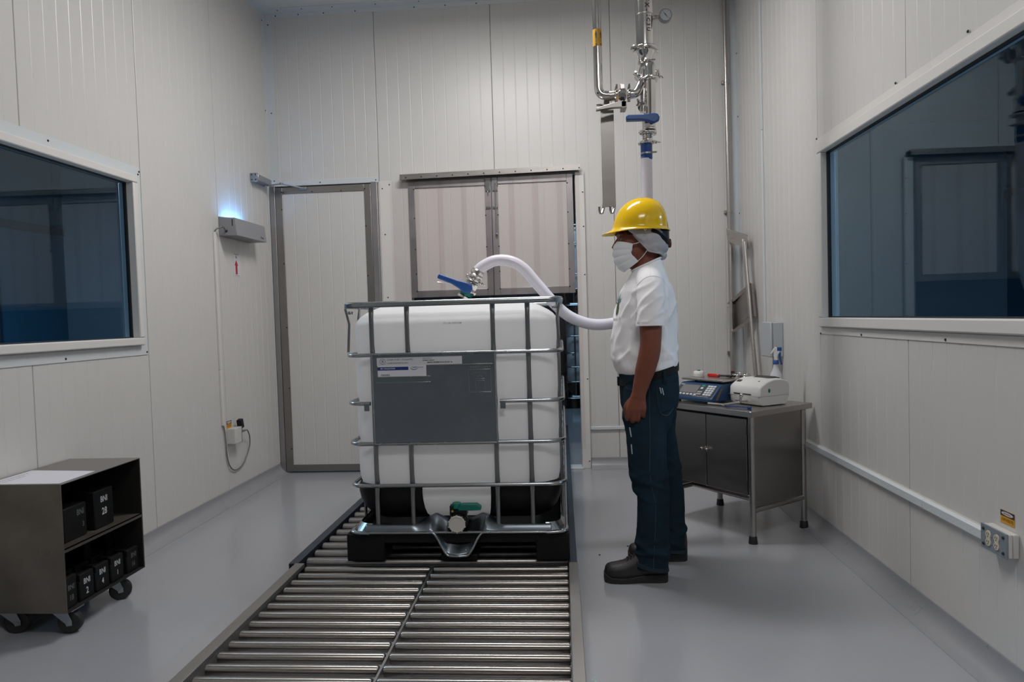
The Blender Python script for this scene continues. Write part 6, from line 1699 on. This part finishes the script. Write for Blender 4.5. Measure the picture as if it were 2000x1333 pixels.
# --- boots
def boot(x_toe, x_heel, cy, yaw=0.0):
    L_ = x_heel - x_toe
    def S(t, zc, ry, rz, p=2.4): 
        return [V((x_toe + L_ * t, q.x, q.y)) for q in [V((cy + ry * math.copysign(abs(math.cos(a)) ** (2 / p), math.cos(a)), zc + rz * math.copysign(abs(math.sin(a)) ** (2 / p), math.sin(a)), 0)) for a in [2 * PI * i / 24 for i in range(24)]]]
    up = [S(0.0, 0.040, 0.012, 0.012), S(0.015, 0.042, 0.028, 0.024), S(0.05, 0.044, 0.040, 0.031), S(0.12, 0.046, 0.047, 0.035), S(0.2, 0.047, 0.050, 0.037), S(0.3, 0.050, 0.050, 0.041), S(0.42, 0.058, 0.047, 0.051), S(0.52, 0.068, 0.043, 0.062), S(0.62, 0.078, 0.041, 0.072),
          S(0.75, 0.082, 0.041, 0.076), S(0.88, 0.082, 0.041, 0.076), S(0.95, 0.078, 0.036, 0.070), S(0.985, 0.070, 0.025, 0.06)]
    b_ = MB().loft(up, True, True, True).build('boot', 'boot_leather', man, smooth=60)
    # sole with toe bumper
    out = []
    for t, ry in ((0.0, 0.010), (0.01, 0.026), (0.04, 0.040), (0.12, 0.050), (0.25, 0.0535), (0.4, 0.050), (0.55, 0.044), (0.7, 0.043), (0.85, 0.044), (0.95, 0.040), (0.99, 0.028), (1.005, 0.012)):
        out.append((t, ry))
    ol = [(x_toe + L_ * t - 0.004, cy - ry) for t, ry in out] + [(x_toe + L_ * t - 0.004, cy + ry) for t, ry in reversed(out)]
    def top(x):
        t = (x - x_toe) / L_
        return 0.022 + 0.018 * max(0, 1 - t / 0.12) + 0.016 * max(0, min(1, (t - 0.45) / 0.15))
    lo = [V((x, y, 0.0 if (x - x_toe) > 0.02 else 0.006)) for x, y in ol]; hi = [V((x, y, top(x))) for x, y in ol]
    MB().loft([lo, hi], True, True, True).build('sole', 'boot_sole', b_, smooth=40, bevel=0.002)
    for k in range(4):
        t = 0.36 + 0.05 * k; x = x_toe + L_ * t; z = 0.046 + 0.05 * ((t - 0.3) / 0.3) + 0.040
        MB().tube(catmull([(x + 0.012, cy - 0.034, z - 0.022), (x - 0.002, cy - 0.018, z + 0.004), (x + 0.006, cy, z + 0.009), (x + 0.0, cy + 0.018, z + 0.004), (x + 0.012, cy + 0.034, z - 0.022)], 4), 0.0026, 6).build('lace', 'lace_dark', b_, smooth=60)
boot(0.171, 0.462, 3.142)
boot(0.308, 0.598, 3.412)

# --- hard hat
HX, HZ = 0.388, 1.622
def dome(th, el_):
    """th 0 = back, pi = front; el_ 0..1 rim to top"""
    c, s = math.cos(th), math.sin(th)
    p = 2.6 + (1.85 - 2.6) * (0.5 - 0.5 * c)
    ax_ = 0.126 if c > 0 else 0.132
    t = el_
    r = (1 - t ** p) ** (1 / p) if t < 1 else 0.0
    x = ax_ * c * r; y = 0.114 * s * r; z = 0.148 * t
    # three ribs along the crown
    rib = 0.0
    for yo in (-0.030, 0.0, 0.030):
        rib += math.exp(-((y - yo) / 0.007) ** 2)
    k = min(1, max(0, (t - 0.35) / 0.3))
    return V((HX + x, YC + y, HZ + z + 0.0045 * rib * k))
hh = MB(); rings = []
NT = 72
flare = []
def brim(th, w):
    c, s = math.cos(th), math.sin(th)
    front = max(0.0, -c) ** 3
    ext = 0.011 + 0.040 * front
    ax_ = (0.126 if c > 0 else 0.132) + ext * w; ay = 0.114 + 0.013 * w
    return V((HX + ax_ * c, YC + ay * s, HZ - (0.004 + 0.006 * front) * w - 0.006 * front * w * w))
ths = [2 * PI * i / NT for i in range(NT)]
rings.append([brim(t, 1.0) - Z1 * 0.004 for t in ths])
rings.append([brim(t, 1.02) for t in ths])
rings.append([brim(t, 0.75) + Z1 * 0.0015 for t in ths])
rings.append([brim(t, 0.4) + Z1 * 0.003 for t in ths])
rings.append([brim(t, 0.12) + Z1 * 0.007 for t in ths])
for e in (0.10, 0.2, 0.3, 0.4, 0.5, 0.6, 0.68, 0.75, 0.81, 0.86, 0.90, 0.94, 0.97, 0.99): rings.append([dome(t, e) for t in ths])
hh.loft(rings, True, False, True)
# inside skin
ins = [[HXp for HXp in [V((HX + (p.x - HX) * 0.965, YC + (p.y - YC) * 0.965, p.z - 0.004)) for p in r_]] for r_ in rings[4:]]
hh.loft([rings[0], [brim(t, 0.05) - Z1 * 0.003 for t in ths]] + ins, True, False, True)
hat = hh.build('hard_hat', 'helmet_yellow', man, smooth=60)
MB().tube([(0.393, YC - 0.1265, 1.618), (0.389, YC - 0.128, 1.611), (0.393, YC - 0.129, 1.604), (0.398, YC - 0.128, 1.611)], 0.0018, 6, closed=True).build('lug', 'helmet_yellow', hat, smooth=60)
# head band and nape strap
hb_ = MB()
def band(z, g, tl=0.0): return [V((0.410 + (0.106 + g) * c, YC + (0.088 + g) * s, z + tl * (c * 0.1))) for c, s in o_]
hb_.loft([band(1.588, 0.004, -0.12), band(1.626, 0.004), band(1.626, 0.001), band(1.588, 0.001, -0.12), band(1.588, 0.004, -0.12)], True, False, False)
hbo = hb_.build('head_band', 'black_plastic', hat, smooth=40)
for s_ in (-1, 1):
    MB().tube(catmull([(0.425, YC + s_ * 0.094, 1.612), (0.465, YC + s_ * 0.084, 1.592), (0.495, YC + s_ * 0.060, 1.566), (0.510, YC + s_ * 0.028, 1.556), (0.514, YC, 1.556)], 5), [(0.004, 0.010)] * 6 + [(0.004, 0.013)] * 10 + [(0.004, 0.015)] * 5, 8, ref=Y1).build('nape_strap', 'black_plastic', hat, smooth=60)
MB().lathe([(0.019, -0.012), (0.021, -0.010), (0.021, 0.010), (0.019, 0.012)], (0.516, YC, 1.556), X1, 18).build('ratchet_knob', 'knob_maroon', hat, smooth=40, label='dark red ratchet knob')

# --- hair net under the hat
def netpt(u, v_):
    """u around the head from the front edge on one side over the back; v_ top to bottom"""
    th = PI * (0.5 + 0.0) * 0 + (-1 + 2 * u)   # -1..1
    a = th * math.radians(137)
    zt = 1.628
    # lower edge: rises towards the temple
    k = abs(th)
    if k > 0.62: zl = 1.515 + (1.606 - 1.515) * ((k - 0.62) / 0.38) ** 0.9
    else: zl = 1.490 + (1.515 - 1.490) * (k / 0.62)
    z = zt + (zl - zt) * v_
    rx = 0.103 + 0.006 * math.sin(PI * v_) ; ry = 0.0965 + 0.004 * math.sin(PI * min(1, v_ * 1.1))
    if v_ > 0.75: rx -= 0.012 * (v_ - 0.75) / 0.25; ry -= 0.012 * (v_ - 0.75) / 0.25
    p = V((0.404 + rx * math.cos(a), YC + ry * math.sin(a), z))
    d = noise.noise(p * 34) * 0.0055 + noise.noise(p * 75) * 0.002
    return p + (p - V((0.404, YC, z))).normalized() * d
NU, NVV = 90, 26
hn_ = MB().loft([[netpt(i / NU, j / NVV) for i in range(NU + 1)] for j in range(NVV + 1)], False)
hno = hn_.build('hair_net', 'hairnet', man, smooth=180)
sm_ = hno.modifiers.new('solid', 'SOLIDIFY'); sm_.thickness = 0.0008
MB().tube([netpt(i / NU, 1.0) for i in range(NU + 1)], 0.0036, 8).build('elastic_edge', 'hairnet', hno, smooth=60)
MB().ball((0.488, YC, 1.500), 0.020, 0.040, 0.022, 16, 10).build('gathered_bunch', 'hairnet', hno, smooth=180)

# --- face mask
cl_ = [(0.2735, 1.573), (0.2575, 1.552), (0.2530, 1.525), (0.2550, 1.498), (0.2625, 1.470), (0.2800, 1.442), (0.306, 1.426)]
ce_ = [(0.343, 1.5535), (0.341, 1.540), (0.338, 1.524), (0.335, 1.510), (0.343, 1.498), (0.355, 1.486), (0.368, 1.472)]
def mcurve(P, t):
    pts = catmull([(p[0], 0, p[1]) for p in P], 8); f = t * (len(pts) - 1); i = int(min(f, len(pts) - 2)); return pts[i].lerp(pts[i + 1], f - i)
rows = []
for j in range(41):
    t = j / 40; c0 = mcurve(cl_, t); c1 = mcurve(ce_, t); row = []
    wy = 0.0715 - 0.007 * t
    for i in range(33):
        u = -1 + 2 * i / 32; a = u * PI / 2
        k = math.cos(a) ** 1.0
        x = c1.x + (c0.x - c1.x) * k; z = c1.z + (c0.z - c1.z) * k
        y = YC + wy * math.sin(a)
        pl = 0.0
        for q in (0.30, 0.52, 0.74): pl += math.exp(-((t - q) / 0.035) ** 2) * 0.006 * (0.3 + 0.7 * k)
        row.append(V((x + pl * 0.9, y - pl * 0.6 * math.sin(a), z)))
    rows.append(row)
mk = MB().loft(rows, False).build('face_mask', 'mask_white', man, smooth=60)
sm_ = mk.modifiers.new('solid', 'SOLIDIFY'); sm_.thickness = 0.0016
for s_ in (-1, 1):
    MB().tube(catmull([(0.342, YC + s_ * 0.0715, 1.5515), (0.365, YC + s_ * 0.0755, 1.556), (0.40, YC + s_ * 0.085, 1.567)], 5), 0.0017, 6).tube(catmull([(0.366, YC + s_ * 0.0650, 1.4745), (0.385, YC + s_ * 0.072, 1.492), (0.408, YC + s_ * 0.086, 1.522)], 5), 0.0017, 6).build('ear_loop', 'mask_white', mk, smooth=60)
